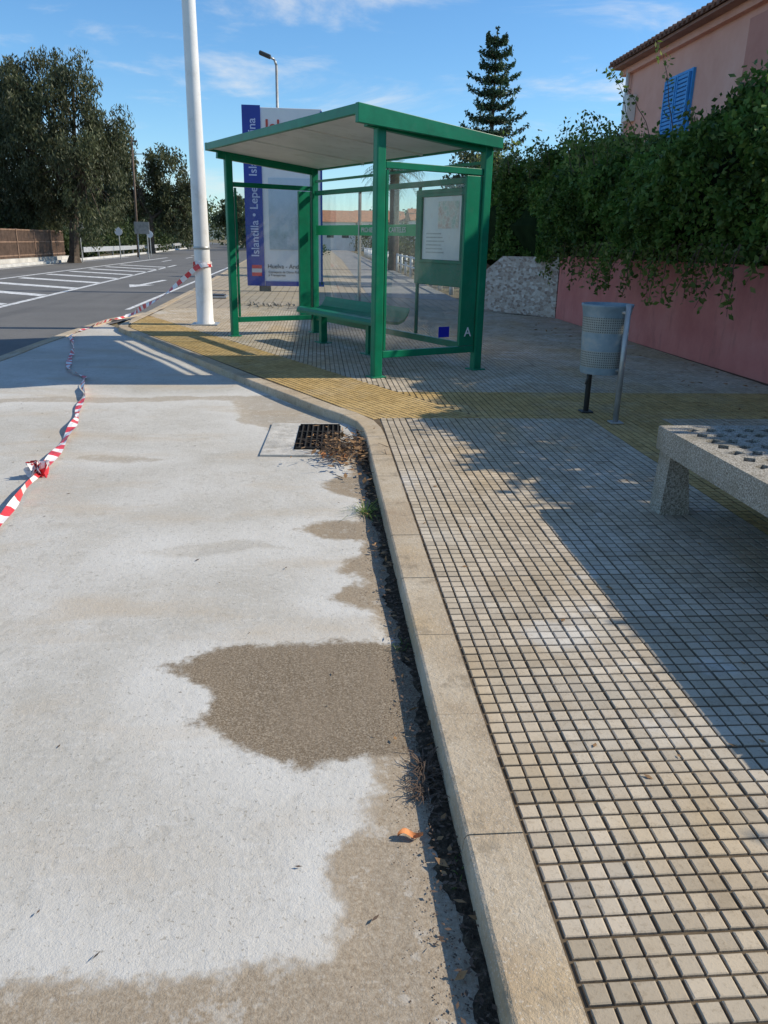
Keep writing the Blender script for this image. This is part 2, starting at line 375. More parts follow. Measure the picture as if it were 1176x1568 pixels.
ss=np.arange(-1.2,8.5,PIT);tts=np.arange(.185,.96,PIT); S_,T_=np.meshgrid(ss,tts); i3,j3=np.meshgrid(np.arange(len(ss)),np.arange(len(tts)))
hx=(D0[0]+DD[0]*S_+WW[0]*T_).ravel();hy=(D0[1]+DD[1]*S_+WW[1]*T_).ravel();i3=i3.ravel()+900;j3=j3.ravel()
ok=polyin(hx,hy,innerpoly)&isdiag(hx,hy); hx,hy,i3,j3=hx[ok],hy[ok],i3[ok],j3[ok]
cx=np.r_[gx,hx];cy=np.r_[gy,hy];I=np.r_[ix,i3];J=np.r_[iy,j3]
isd=np.r_[np.zeros(len(gx),bool),np.ones(len(hx),bool)]
lx=(I%4)-1.5; ly=(J%4)-1.5; tid=(I//4)*1009+(J//4)*9176
h=np.sin(tid*12.9898)*43758.5453; tv=h-np.floor(h); h2=np.sin(tid*78.233+1.3)*12543.123; tv2=h2-np.floor(h2)
a1=np.where(isd,math.atan2(DD[1],DD[0]),0.); ca,sa=np.cos(a1),np.sin(a1)
yel=(isd|((cy>6.07)&(cy<7.25)&(cx>.3))|((cx>2.16)&(cx<2.76)&(cy<6.1))).astype(float)
n=len(cx); jit=rng.uniform(-.0008,.0008,(n,2))
zt=ZS+.0032+(tv2-.5)*.0020+ (lx*(tv-.5)+ly*(tv2-.5))*.0006+rng.uniform(-.0005,.0005,n)
wear=rng.uniform(.94,1.05,n)
V=np.zeros((n,12,3))
for lvl,(hs,z) in enumerate(((.0225*np.ones(n),np.full(n,ZS-.0035)),(.0215*np.ones(n),zt-.0018),(.0188*wear,zt))):
    for k,(a,b) in enumerate(((-1,-1),(1,-1),(1,1),(-1,1))):
        cj=rng.uniform(-.0008,.0008,n)
        dx=a*(hs+cj*lvl*.5)-lx*.0006; dy=b*(hs-cj*lvl*.5)-ly*.0006
        V[:,lvl*4+k,0]=cx+jit[:,0]+dx*ca-dy*sa; V[:,lvl*4+k,1]=cy+jit[:,1]+dx*sa+dy*ca; V[:,lvl*4+k,2]=z
fpat=np.array([(8,9,10,11),(4,5,9,8),(5,6,10,9),(6,7,11,10),(7,4,8,11),(0,1,5,4),(1,2,6,5),(2,3,7,6),(3,0,4,7)])
F=(np.arange(n)[:,None,None]*12+fpat[None]).reshape(-1,4)
me=bpy.data.meshes.new('paving_tiles'); me.vertices.add(n*12); me.vertices.foreach_set('co',V.reshape(-1).astype(np.float32))
me.loops.add(n*36); me.loops.foreach_set('vertex_index',F.reshape(-1).astype(np.int32)); me.polygons.add(n*9); me.polygons.foreach_set('loop_start',np.arange(0,n*36,4,dtype=np.int32)); me.update(calc_edges=True)
me.polygons.foreach_set('use_smooth',np.zeros(n*9,dtype=bool))
t=NT('studded_paving')
tvv=t.attr('tv'); ye=t.attr('yel'); sv=t.attr('sv'); side=t.attr('side')
g=t.ramp(tvv,[(0,(.45,.37,.265)),(.5,(.50,.42,.31)),(1,(.54,.455,.345))])
g=t.mix(t.mr(t.noise(1.6,4,.65),.45,.68,0,.6),g,(.60,.545,.45))
g=t.mix(t.mr(t.noise(.9,3,.6,sc=(1.3,.6,1)),.50,.68,0,.6),g,(.52,.38,.21))
g=t.mix(t.mr(t.noise(.5,4,.65),.5,.72,0,.45),g,(.34,.285,.205))
g=t.mix(t.mr(t.noise(1.3,4,.7,dist=.4),.60,.68,0,.6),g,(.64,.61,.55))
y_=t.ramp(tvv,[(0,(.46,.31,.12)),(1,(.55,.385,.165))]); y_=t.mix(t.mr(t.noise(2.2,4,.65),.48,.75,0,.45),y_,(.46,.38,.26))
c=t.mix(ye,g,y_); sp_=t.noise(80,3,.85); c=t.mix(t.mr(sp_,.50,.72,0,.45),c,(.24,.185,.12)); c=t.mix(t.mr(t.noise(6,4,.7),.54,.8,0,.5),c,(.24,.185,.12))
c=t.mix(1.0,c,t.ramp(sv,[(0,.84),(1,1.1)]),'MULTIPLY')
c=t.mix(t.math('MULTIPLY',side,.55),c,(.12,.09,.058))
t.base(c); t.rough(.92,0,.1); t.bump(sp_,.45,.0025)
me.materials.append(t.m); o=bpy.data.objects.new('paving_tiles',me); COL.objects.link(o)
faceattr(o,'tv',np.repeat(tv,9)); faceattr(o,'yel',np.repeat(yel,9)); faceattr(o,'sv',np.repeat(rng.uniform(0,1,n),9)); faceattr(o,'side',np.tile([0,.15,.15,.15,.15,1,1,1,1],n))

# ---------------------------------------------------------------- drain
dr=empty('drain_grate',(-.03,5.65,ZR)); rzd=math.radians(-2)
box('apron',(-.05,5.64,ZR+.001),(.66,.98,.016),simple('apron_concrete',(.54,.51,.45),.85,var=.3,scale=8,bump=.5,dirt=(.30,.26,.20),dirt_amt=.8),dr,rz=rzd,bw=.004)
box('pit_shade',(.0,5.66,ZR+.0105),(.32,.74,.004),simple('pit_shade_black',(.008,.008,.008),.95,spec=.05),dr,rz=rzd)  # flat black sheet, paints the shade below the bars
for i in range(8): beam('bar_%d'%i,(-.135+i*.038,5.31,ZR+.018),(-.135+i*.038+.02,6.01,ZR+.018),.011,.012,M['grate'],dr,bw=.002)
for y in (5.30,5.54,5.78,6.02): beam('frame_%d'%int(y*100),(-.15+(y-5.66)*.03,y,ZR+.0185),(.155+(y-5.66)*.03,y,ZR+.0185),.016,.014,M['grate'],dr,bw=.002)

# ---------------------------------------------------------------- bus shelter
A0=Vector((-1.18,11.54,0));U=Vector((.452,-.892,0));W=Vector((.892,.452,0))
def S(a,b,z): p=A0+U*a+W*b; return Vector((p.x,p.y,z))
sh=empty('bus_shelter',(0.3,10,ZS)); LA=3.92; LB=1.28; G_=M['green']
zf=lambda b: 2.53-(b+.2)*.092
for nm,a,b in (('post_front_far',0,0),('post_front_near',LA,0),('post_back_far',0,LB),('post_back_near',LA,LB)):
    beam(nm,S(a,b,ZS),S(a,b,zf(b)),.085,.10,G_,sh,bw=.012)
    box(nm+'_foot',S(a,b,ZS+.008),(.16,.16,.016),G_,sh,rz=math.atan2(U.y,U.x),bw=.004)
for e,a in (('far',0),('near',LA)):
    beam('end_top_rail_'+e,S(a,.06,2.14),S(a,LB-.06,2.14),.05,.06,G_,sh)
    beam('end_bottom_rail_'+e,S(a,.06,.36),S(a,LB-.06,.36),.05,.07,G_,sh)
    beam('end_stile_'+e,S(a,LB-.16,.40),S(a,LB-.16,2.10),.045,.19,G_,sh,up=W)
    beam('end_edge_'+e,S(a,.085,.40),S(a,.085,2.10),.03,.03,G_,sh)
    p=[S(a,.10,.40),S(a,LB-.255,.40),S(a,LB-.255,2.10),S(a,.10,2.10)]
    mobj('end_glass_'+e,p,[(0,1,2,3)],M['glass'],sh)
    beam('rafter_'+e,S(a,-.15,zf(-.15)-.03),S(a,LB+.0,zf(LB)-.03),.07,.09,G_,sh)
beam('back_top_rail',S(.06,LB,2.08),S(LA-.06,LB,2.08),.05,.06,G_,sh)
beam('back_header',S(.06,LB,2.235),S(LA-.06,LB,2.235),.03,.03,G_,sh)
beam('back_bottom_rail',S(.06,LB,.36),S(LA-.06,LB,.36),.05,.07,G_,sh)
for k,a in enumerate((1.32,2.72)): beam('mullion_%d'%k,S(a,LB,.40),S(a,LB,2.05),.03,.035,G_ if k else M['galv'],sh)
for k,(a0,a1_) in enumerate(((.07,1.30),(1.34,2.70),(2.74,LA-.07))):
    mobj('back_glass_%d'%k,[S(a0,LB,.40),S(a1_,LB,.40),S(a1_,LB,2.05),S(a0,LB,2.05)],[(0,1,2,3)],M['glass'],sh)
mobj('sticker_band',[S(.07,LB-.006,1.52),S(2.70,LB-.006,1.52),S(2.70,LB-.006,1.65),S(.07,LB-.006,1.65)],[(0,1,2,3)],M['greyband'],sh)
beam('cabinet_body',S(2.76,LB-.05,1.50),S(LA-.08,LB-.05,1.50),.06,1.02,G_,sh,bw=.01)
t=NT('poster_paper'); v=t.noise(3,4,.6); t.base(t.ramp(v,[(.3,(.66,.68,.68)),(.55,(.76,.76,.73)),(.75,(.68,.60,.55))])); t.rough(.25)
mobj('poster',[S(2.92,LB-.084,1.27),S(3.66,LB-.084,1.27),S(3.66,LB-.084,1.93),S(2.92,LB-.084,1.93)],[(0,1,2,3)],t.m,sh)
t=NT('poster_map'); v=t.noise(9,4,.6); e=t.vor(22,'DISTANCE_TO_EDGE'); c=t.ramp(v,[(.35,(.62,.42,.34)),(.5,(.70,.62,.52)),(.65,(.40,.55,.45))]); c=t.mix(t.mr(e,.05,.02),c,(.8,.78,.7)); t.base(c); t.rough(.3)
mobj('poster_picture',[S(3.22,LB-.088,1.60),S(3.60,LB-.088,1.60),S(3.60,LB-.088,1.88),S(3.22,LB-.088,1.88)],[(0,1,2,3)],t.m,sh)
for i in range(6): mobj('poster_line_%d'%i,[S(3.0,LB-.088,1.34+i*.04),S(3.35-.03*(i%3),LB-.088,1.34+i*.04),S(3.35-.03*(i%3),LB-.088,1.352+i*.04),S(3.0,LB-.088,1.352+i*.04)],[(0,1,2,3)],M['galv'],sh)
for nm,z in (('frame_top',1.95),('frame_low',1.25)): beam('cabinet_'+nm,S(2.88,LB-.09,z),S(3.70,LB-.09,z),.03,.035,G_,sh)
for nm,a in (('frame_l',2.90),('frame_r',3.68)): beam('cabinet_'+nm,S(a,LB-.09,1.27),S(a,LB-.09,1.93),.03,.035,G_,sh)
mobj('eu_sticker',[S(LA+.004,LB-.52,.50),S(LA+.004,LB-.38,.50),S(LA+.004,LB-.38,.61),S(LA+.004,LB-.52,.61)],[(0,1,2,3)],M['euflag'],sh)
def text(name,body,loc,size,rot,mat,parent,align='LEFT',ext=.002,off=0.0):
    c=bpy.data.curves.new(name,'FONT'); c.body=body; c.size=size; c.extrude=ext; c.align_x=align; c.offset=off
    o=bpy.data.objects.new(name,c); COL.objects.link(o); c.materials.append(mat)
    o.location=loc; o.rotation_euler=rot
    par(o,parent); return o
rzW=math.atan2(W.y,W.x)
text('letter_a','A',S(LA+.03,LB-.20,.50),.14,(math.radians(90),0,rzW),M['white'],sh)
text('sticker_text','PROHIBIDO FIJAR CARTELES',S(1.38,LB-.012,1.56),.085,(math.radians(90),0,math.atan2(U.y,U.x)),M['white'],sh)
ra0,ra1,rb0,rb1=.02,LA+.10,-.28,LB+.07
top=[S(ra0,rb0,zf(rb0)+.075),S(ra1,rb0,zf(rb0)+.075),S(ra1,rb1,zf(rb1)+.065),S(ra0,rb1,zf(rb1)+.065)]
mobj('roof_sheet',top,[(0,1,2,3)],M['green_dk'],sh)
und=[S(ra0+.03,rb0+.03,zf(rb0)+.015),S(ra1-.03,rb0+.03,zf(rb0)+.015),S(ra1-.03,rb1-.03,zf(rb1)+.015),S(ra0+.03,rb1-.03,zf(rb1)+.015)]
mobj('roof_underside',und,[(3,2,1,0)],M['roofpanel'],sh)
beam('fascia_front',S(ra0,rb0,zf(rb0)+.04),S(ra1,rb0,zf(rb0)+.04),.05,.085,G_,sh)
beam('fascia_back',S(ra0,rb1,zf(rb1)+.035),S(ra1,rb1,zf(rb1)+.035),.05,.075,G_,sh)
for e,a in (('far',ra0),('near',ra1)):
    d=.07 if e=='near' else .0
    q=[]
    for off in (-.028,.028):
        q+=[S(a+off,rb0-.027,zf(rb0)-.005-d),S(a+off,rb1+.027,zf(rb1)-.005-d*.3),S(a+off,rb1+.027,zf(rb1)+.078),S(a+off,rb0-.027,zf(rb0)+.088)]
    bevel(mobj('fascia_end_'+e,q,[(0,1,2,3),(7,6,5,4),(0,4,5,1),(1,5,6,2),(2,6,7,3),(3,7,4,0)],G_,sh),.004)
for k in range(1,3):
    a=ra0+(ra1-ra0)*k/3; beam('roof_rib_%d'%k,S(a,rb0+.04,zf(rb0)+.008),S(a,rb1-.04,zf(rb1)+.008),.03,.016,M['roofpanel'],sh,bw=0)
prof=[(.60,.55),(.62,.585),(.68,.595),(.78,.575),(.90,.565),(.98,.60),(1.03,.67),(1.05,.72)]
vs=[];fs=[]
for a in (.78,2.92):
    for b,z in prof: vs.append(S(a,b,z))
    for b,z in reversed(prof): vs.append(S(a,b,z-.035))
m=2*len(prof)
for i in range(m): fs.append((i,(i+1)%m,m+(i+1)%m,m+i))
fs.append(tuple(range(m))[::-1]); fs.append(tuple(range(m,2*m)))
bevel(mobj('seat',vs,fs,G_,sh),.006)
for k,a in enumerate((1.15,2.4)):
    beam('seat_leg_%d'%k,S(a,.82,ZS),S(a,.82,.545),.07,.09,G_,sh); beam('seat_arm_%d'%k,S(a,.64,.535),S(a,1.0,.545),.05,.05,G_,sh)
    box('seat_foot_%d'%k,S(a,.82,ZS+.008),(.22,.16,.014),G_,sh,rz=math.atan2(U.y,U.x),bw=.004)

# ---------------------------------------------------------------- white lamp post + tape
lp=empty('lamp_post',(-1.80,13.11,ZS)); px,py=-1.80,13.11
lathe('shaft',[(.15,0),(.15,.03),(.130,.05),(.130,.6),(.123,1.0),(.108,3),(.094,5),(.07,9)],(px,py,ZS),M['polewhite'],lp,24)
box('base_plate',(px,py,ZS+.01),(.42,.42,.022),M['galv'],lp,bw=.004)
tubes('arm',[((px,py,9.1),(px-.6,py,9.5),.05,.045),((px-.6,py,9.5),(px-1.5,py,9.6),.045,.04)],M['polewhite'],lp)
beam('lantern',(px-1.4,py,9.62),(px-2.1,py,9.66),.28,.12,M['galv'],lp,bw=.03)
lathe('door_band',[(.126,.0),(.132,.01),(.132,.03),(.126,.04)],(px,py,ZS+1.15),M['galv'],lp,24)

t=[(-1.70,12.95,1.06),(-1.86,12.95,1.02),(-2.15,13.15,.80),(-2.55,13.5,.52),(-2.95,14.0,.32),(-3.30,14.55,.14),(-3.50,14.1,.09),(-3.56,13.1,.08),(-3.55,11.9,.085),(-3.1,10.4,.09),(-2.79,9.1,.085),(-2.62,8.6,.10),(-2.38,8.22,.085),(-2.30,7.9,.10),(-2.10,7.2,.11),(-1.96,6.5,.09),(-1.82,5.9,.12),(-1.77,5.5,.09),(-1.70,5.0,.11),(-1.66,4.63,.10),(-1.63,4.3,.12),(-1.58,3.8,.10),(-1.52,3.2,.09),(-1.5,2.2,.09)]
def catmull(P,step):
    P=[Vector(p) for p in P]; out=[]
    for i in range(len(P)-1):
        p0=P[max(0,i-1)];p1=P[i];p2=P[i+1];p3=P[min(len(P)-1,i+2)]
        n=max(2,int((p2-p1).length/step))
        for k in range(n):
            u=k/n; out.append(.5*((2*p1)+(p2-p0)*u+(2*p0-5*p1+4*p2-p3)*u*u+(3*p1-p0-3*p2+p3)*u**3))
    out.append(P[-1]); return out
pts=catmull(t,.025); vs=[];fs=[];mi=[];ln=0
for i,p in enumerate(pts):
    d=(pts[min(i+1,len(pts)-1)]-pts[max(0,i-1)]).normalized(); s_=d.cross(Vector((0,0,1))).normalized(); u_=s_.cross(d)
    ang=.7*math.sin(ln*1.1)+.6*math.sin(ln*2.9+1)+.35*math.sin(ln*7.3); wv=.033*(.70+.30*math.sin(ln*2.1)*math.cos(ln*5.1))
    if ln<2.6: wv=.038; ang=1.1+.6*math.sin(ln*4)
    r=s_*math.cos(ang)+u_*math.sin(ang); q=Vector(p)+s_*.006*math.sin(ln*6.0); q.z=max(q.z,ZR+.012+abs(math.sin(ang))*wv)
    sk=d*.010
    vs+=[q-r*wv-sk,q+u_*.006*math.sin(ln*23),q+r*wv+sk]
    if i:
        k=3*i; c_=int(ln/.115)%2; fs+=[(k-3,k-2,k+1,k),(k-2,k-1,k+2,k+1)]; mi+=[c_,c_]; ln+=(p-pts[i-1]).length
tp=empty('barrier_tape',(-1.8,5.9,ZR))
mobj('ribbon',vs,fs,[M['tapewhite'],M['red']],tp,False,mi)
for kname,kc,R0 in (('knot',(-1.68,4.68,.12),.06),('pole_wrap',(-1.80,13.11,1.06),.140)):
    vs=[];fs=[];mi=[]
    N=90 if kname=='knot' else 60
    for i in range(N):
        a=i/N*2*math.pi*(4 if kname=='knot' else 2)
        if kname=='knot': r=R0*(.5+.5*math.sin(i*1.3)); c=Vector((kc[0]+r*math.cos(a),kc[1]+r*math.sin(a*1.3),kc[2]+.03*math.sin(i*.9)))
        else: c=Vector((kc[0]+R0*math.cos(a),kc[1]+R0*math.sin(a),kc[2]+.02*math.sin(i*.4)))
        w_=Vector((.01*math.sin(i),.01*math.cos(i),.022)); vs+=[c-w_,c+w_]
        if i: fs.append((2*i-2,2*i-1,2*i+1,2*i)); mi.append((i//5)%2)
    mobj(kname,vs,fs,[M['tapewhite'],M['red']],tp,False,mi)

# ---------------------------------------------------------------- litter bin
lb=empty('litter_bin',(2.26,6.1,ZS)); bc=(2.24,6.10)
t=NT('bin_metal'); nz=t.noise(5,4,.7); c=t.ramp(nz,[(.3,(.15,.22,.25)),(.55,(.24,.31,.34)),(.75,(.38,.38,.35))])
uvn=t.node('ShaderNodeTexCoord').outputs['UV']; sx=t.node('ShaderNodeSeparateXYZ'); t.link(uvn,sx.inputs[0])
fu=t.math('SUBTRACT',t.math('FRACT',t.math('MULTIPLY',sx.outputs[0],64)),.5); fv=t.math('SUBTRACT',t.math('FRACT',t.math('MULTIPLY',sx.outputs[1],30)),.5)
dd=t.math('SQRT',t.math('ADD',t.math('MULTIPLY',fu,fu),t.math('MULTIPLY',fv,fv))); hole=t.mr(dd,.32,.24,0,.85)
band=t.math('ADD',t.math('MULTIPLY',t.math('GREATER_THAN',sx.outputs[1],.10),t.math('LESS_THAN',sx.outputs[1],.34)),t.math('MULTIPLY',t.math('GREATER_THAN',sx.outputs[1],.60),t.math('LESS_THAN',sx.outputs[1],.82)))
tan=t.mix(t.math('MULTIPLY',band,.38),c,(.42,.36,.24)); c=t.mix(t.math('MULTIPLY',hole,band),tan,(.05,.05,.045)); t.base(c); t.rough(.55,.1,.35)
pr=[(.16,0),(.165,.02),(.168,.15),(.175,.30),(.18,.44),(.19,.50),(.198,.515),(.198,.53),(.186,.53),(.172,.44),(.155,.02),(0.0,.02)]
n=40;vs=[];fs=[]
for r,z in pr:
    for i in range(n): a=2*math.pi*i/n; vs.append((bc[0]+r*math.cos(a),bc[1]+r*math.sin(a),.50+z))
for k in range(len(pr)-1):
    for i in range(n): j=(i+1)%n; fs.append((k*n+i,k*n+j,(k+1)*n+j,(k+1)*n+i))
o=mobj('body',vs,fs,t.m,lb,True); uvl=o.data.uv_layers.new(name='uv')
for p in o.data.polygons:
    k=p.index//n; i=p.index%n
    for q,li in enumerate(p.loop_indices):
        vi=o.data.loops[li].vertex_index; kk=vi//n; ii=i+(1 if q in (1,2) else 0)
        uvl.data[li].uv=(ii/n, pr[kk][1]/.53 if kk<8 else 1.0)
tubes('post_near',[((2.33,5.90,ZS),(2.33,5.90,1.04),.022,.022)],M['galv'],lb,12,True)
tubes('post_far',[((2.23,6.32,ZS),(2.23,6.32,1.0),.022,.022),((2.24,6.28,.6),(2.24,6.1,.505),.012,.012),((2.16,6.12,.50),(2.14,6.12,.40),.012,.012)],M['darkgrey'],lb,12,True)
tubes('crossbar',[((2.33,5.9,.98),(2.30,5.93,.98),.015,.015),((2.33,5.90,.55),(2.24,6.1,.50),.012,.012),((2.24,6.1,.50),(2.23,6.32,.55),.012,.012)],M['galv'],lb)
box('foot_near',(2.33,5.90,ZS+.012),(.1,.1,.012),M['galv'],lb,bw=.003); box('foot_far',(2.23,6.32,ZS+.012),(.1,.1,.012),M['darkgrey'],lb,bw=.003)

# ---------------------------------------------------------------- concrete bench with pierced seat
cb=empty('concrete_bench',(2.15,2.8,ZS))
t=NT('granite_concrete'); a=t.noise(130,2,.8); b=t.noise(4,4,.6); c=t.ramp(a,[(.35,(.14,.12,.09)),(.5,(.34,.31,.255)),(.68,(.58,.545,.475))]); c=t.mix(t.mr(b,.42,.7,0,.6),c,(.21,.185,.13)); t.base(c); t.rough(.85,0,.2); t.bump(a,.7,.005); GR=t.m
x0,x1,y0,y1=1.755,2.50,1.70,3.86; zt_,zb=.58,.455; brd=.07
cxn=6; cyn=18; vs=[];fs=[]
dxc=(x1-x0-2*brd)/cxn; dyc=(y1-y0-2*brd)/cyn
for i in range(cxn):
    for j in range(cyn):
        X0=x0+brd+i*dxc; Y0=y0+brd+j*dyc; mxp,myp=X0+dxc/2+random.uniform(-.003,.003),Y0+dyc/2+random.uniform(-.003,.003)
        k=len(vs); out=[(X0,Y0),(X0+dxc,Y0),(X0+dxc,Y0+dyc),(X0,Y0+dyc)]
        sgn=1 if (i+j)%2 else -1; an=math.radians(32*sgn+random.uniform(-5,5)); hw,hl=.022*random.uniform(.9,1.1),.038*random.uniform(.9,1.05)
        if (i+j)%2: hw,hl=hl,hw
        inn=[(mxp+a*hw*math.cos(an)-b*hl*math.sin(an),myp+a*hw*math.sin(an)+b*hl*math.cos(an)) for a,b in ((-1,-1),(1,-1),(1,1),(-1,1))]
        vs+=[(x,y,zt_) for x,y in out]+[(x,y,zt_) for x,y in inn]+[(x,y,zb+.01) for x,y in inn]
        for e in range(4):
            f=(e+1)%4; fs.append((k+e,k+f,k+4+f,k+4+e)); fs.append((k+4+e,k+4+f,k+8+f,k+8+e))
        vs+=[(x,y,zb) for x,y in out]
        for e in range(4):
            f=(e+1)%4; fs.append((k+12+f,k+12+e,k+8+e,k+8+f))
mobj('seat_lattice',vs,fs,GR,cb)
for nm,c,s in (('rim_a',((x0+x1)/2,y0+brd/2,(zt_+zb)/2),(x1-x0,brd,zt_-zb)),('rim_b',((x0+x1)/2,y1-brd/2,(zt_+zb)/2),(x1-x0,brd,zt_-zb)),('rim_c',(x0+brd/2,(y0+y1)/2,(zt_+zb)/2),(brd,y1-y0-2*brd,zt_-zb)),('rim_d',(x1-brd/2,(y0+y1)/2,(zt_+zb)/2),(brd,y1-y0-2*brd,zt_-zb))):
    o=box(nm,c,s,GR,cb)
    if nm in('rim_a','rim_b'): bevel(o,.01)
for k,y in enumerate((3.785,1.78)):
    vs=[];prof=[(x0+.008,ZS),(x0+.17,ZS),(x0+.13,.38),(x1-.13,.38),(x1-.17,ZS),(x1-.008,ZS),(x1-.025,zb),(x0+.025,zb)]
    for yy in (y-.065,y+.065): vs+=[(a,yy,b) for a,b in prof]
    m=len(prof); fs=[(i,(i+1)%m,m+(i+1)%m,m+i) for i in range(m)]+[(0,1,2,7),(2,3,6,7),(3,4,5,6),(m+7,m+2,m+1,m),(m+7,m+6,m+3,m+2),(m+6,m+5,m+4,m+3)]
    mobj('leg_%d'%k,vs,fs,GR,cb)

# ---------------------------------------------------------------- walls
t=NT('pink_render'); a=t.noise(1.3,4,.65); b=t.noise(30,3,.7); c=t.ramp(a,[(.3,(.53,.17,.15)),(.55,(.63,.225,.195)),(.75,(.67,.28,.24))]); c=t.mix(t.mr(t.noise(4,4,.75,sc=(1,1,.35)),.5,.78,0,.6),c,(.38,.15,.125)); t.base(c); t.rough(.9,0,.15); t.bump(b,.4,.006); PINK=t.m
pw=empty('pink_wall',(4.65,7,ZS))
def wallseg(name,p0,p1,th,z0,za,zb_,mat,parent):
    p0=Vector((*p0,0));p1=Vector((*p1,0));d=(p1-p0).normalized();n=Vector((d.y,-d.x,0))*th
    vs=[]
    for z_sel in (0,1):
        for p,zz in ((p0,za),(p1,zb_)):
            vs+= [Vector((p.x,p.y,z0 if z_sel==0 else zz)), Vector((p.x+n.x,p.y+n.y,z0 if z_sel==0 else zz))]
    return mobj(name,vs,[(0,2,6,4),(1,5,7,3),(0,4,5,1),(2,3,7,6),(4,6,7,5),(0,1,3,2)],mat,parent)
wallseg('wall_body',(4.86,-3),(4.54,15.1),.2,0,1.34,1.26,PINK,pw)
t=NT('crazy_stone'); v=t.node('ShaderNodeTexVoronoi'); v.inputs['Scale'].default_value=13; mpv=t.node('ShaderNodeMapping'); mpv.inputs['Scale'].default_value=(1,1,1.7); t.link(t.pos,mpv.inputs[0]); t.link(mpv.outputs[0],v.inputs['Vector']); e=t.vor(13,'DISTANCE_TO_EDGE',mpv.outputs[0])
sep=t.node('ShaderNodeSeparateColor'); t.link(v.outputs['Color'],sep.inputs[0]); c=t.ramp(sep.outputs[0],[(0,(.26,.18,.14)),(.4,(.38,.29,.235)),(.7,(.50,.42,.35)),(1,(.64,.58,.52))]); c=t.mix(t.mr(e,.05,.025),c,(.50,.46,.41)); t.base(c); t.rough(.85); t.bump(t.mr(e,0,.06),.4,.008); STONE=t.m
sw=empty('stone_wall',(4,15.8,ZS))
wallseg('stone_face',(4.53,15.12),(3.75,16.45),.22,0,1.24,1.22,STONE,sw)
wallseg('stone_end',(3.75,16.46),(3.3,17.1),.22,0,1.22,.72,STONE,sw)

# ---------------------------------------------------------------- hedge
def hnoise(y,z,k=1.0):
    return (np.sin(y*1.7*k+z*1.1)+np.sin(y*3.9*k-z*2.7+1.3)*.6+np.sin(y*7.3*k+z*5.1+.4)*.35)/2
def htop(y):
    y=np.asarray(y,dtype=float)
    far=2.80+.16*np.sin(y*.9+.5)+.10*np.sin(y*2.3)+.09*np.sin(y*5.1+1)
    near=2.46+.27*np.clip((y-2.6)/3.2,0,1)+.05*np.sin(y*5.1+1)+.04*np.sin(y*9.3)
    k=np.clip((y-7.0)/1.6,0,1); return near*(1-k)+far*k
hd=empty('garden_hedge',(5.2,8,1.2))
def hedge_pts(n,ya,yb):
    y=rng.uniform(ya,yb,n); sel=rng.uniform(size=n); zt=htop(y)+rng.exponential(.05,n)
    xf=4.66-.018*(y)
    z=1.30+(zt-1.30)*rng.uniform(0,1,n)**.85
    low=(z-1.3)/(zt-1.3)
    x_front=xf-.10-.28*np.sin(np.clip(low,0,1)*math.pi*.8)-.24*hnoise(y,z*1.6)+rng.exponential(.10,n)
    x_front+=np.where(low>.75,(low-.75)*2.0,0)
    x_top=xf+.2+rng.uniform(0,1.7,n); z_top=zt+.12*hnoise(x_top*2,y)+(x_top-xf)*.10-rng.exponential(.10,n)
    fr=sel<.66
    return np.stack([np.where(fr,x_front,x_top),y,np.where(fr,z,z_top)],-1)
P=hedge_pts(66000,5.0,16.2)
cl=hnoise(P[:,1]*2.2,P[:,2]*2.6+P[:,0]*2); P=P[rng.uniform(size=len(P))<.72+.45*cl]
leaves('foliage',P,.085,M['lf_hedge'],hd,.6,.25)
leaves('foliage_near',hedge_pts(24000,-2.5,5.0),.095,M['lf_hedge'],hd,.6,.2)
n=14000; u=rng.uniform(0,1,n); y=15.2+u*2.6; x=4.45-u*1.0+rng.exponential(.15,n)-.2*hnoise(y*2,u*3)-.05
z=1.15+rng.uniform(0,1,n)*(2.0-.45*u)
leaves('foliage_flank',np.stack([x,y,z],-1),.09,M['lf_hedge'],hd,.6,.2)
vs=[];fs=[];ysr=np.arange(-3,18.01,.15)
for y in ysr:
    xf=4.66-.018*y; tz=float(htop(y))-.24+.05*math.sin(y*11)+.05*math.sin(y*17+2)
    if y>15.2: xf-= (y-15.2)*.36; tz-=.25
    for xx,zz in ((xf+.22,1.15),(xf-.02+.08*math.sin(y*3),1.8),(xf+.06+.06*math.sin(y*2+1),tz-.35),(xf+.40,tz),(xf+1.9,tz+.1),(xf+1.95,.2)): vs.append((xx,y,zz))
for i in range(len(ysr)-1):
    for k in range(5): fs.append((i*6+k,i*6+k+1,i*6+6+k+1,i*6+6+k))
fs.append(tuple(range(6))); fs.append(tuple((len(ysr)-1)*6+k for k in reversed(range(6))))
mobj('light_block_core',vs,fs,M['core'],hd)  # dark solid core added inside the foliage to block light
segs=[];LP=[]
def shoot(p,d,L,n=9,grav=-.1,lf=4,sp=.05):
    p=Vector(p);d=Vector(d).normalized(); st=L/n
    for i in range(n):
        q=p+d*st; segs.append((p,q,.006*(1-i/n)+.002,.006*(1-(i+1)/n)+.002))
        for k in range(lf): LP.append(p.lerp(q,random.random())+Vector([random.gauss(0,sp) for _ in range(3)]))
        p=q; d=(d+Vector((random.gauss(0,.14),random.gauss(0,.14),grav+random.gauss(0,.08)))).normalized()
for i in range(90):
    y=random.uniform(8.5,16); x=4.66-.018*y+random.uniform(-.1,1.2); shoot((x,y,float(htop(y))-.15),(random.uniform(-.5,.3),random.uniform(-.6,.6),1),random.uniform(.15,.45),lf=5)
for i in range(75):
    y=random.uniform(12.0,17.5); x=4.5-.018*y+random.uniform(-.2,.9)-max(0,y-15.2)*.3; shoot((x,y,float(htop(y))-.15),(random.uniform(-.6,.2),random.uniform(-.5,.5),1),random.uniform(.3,.7),9,-.06,6,.07)
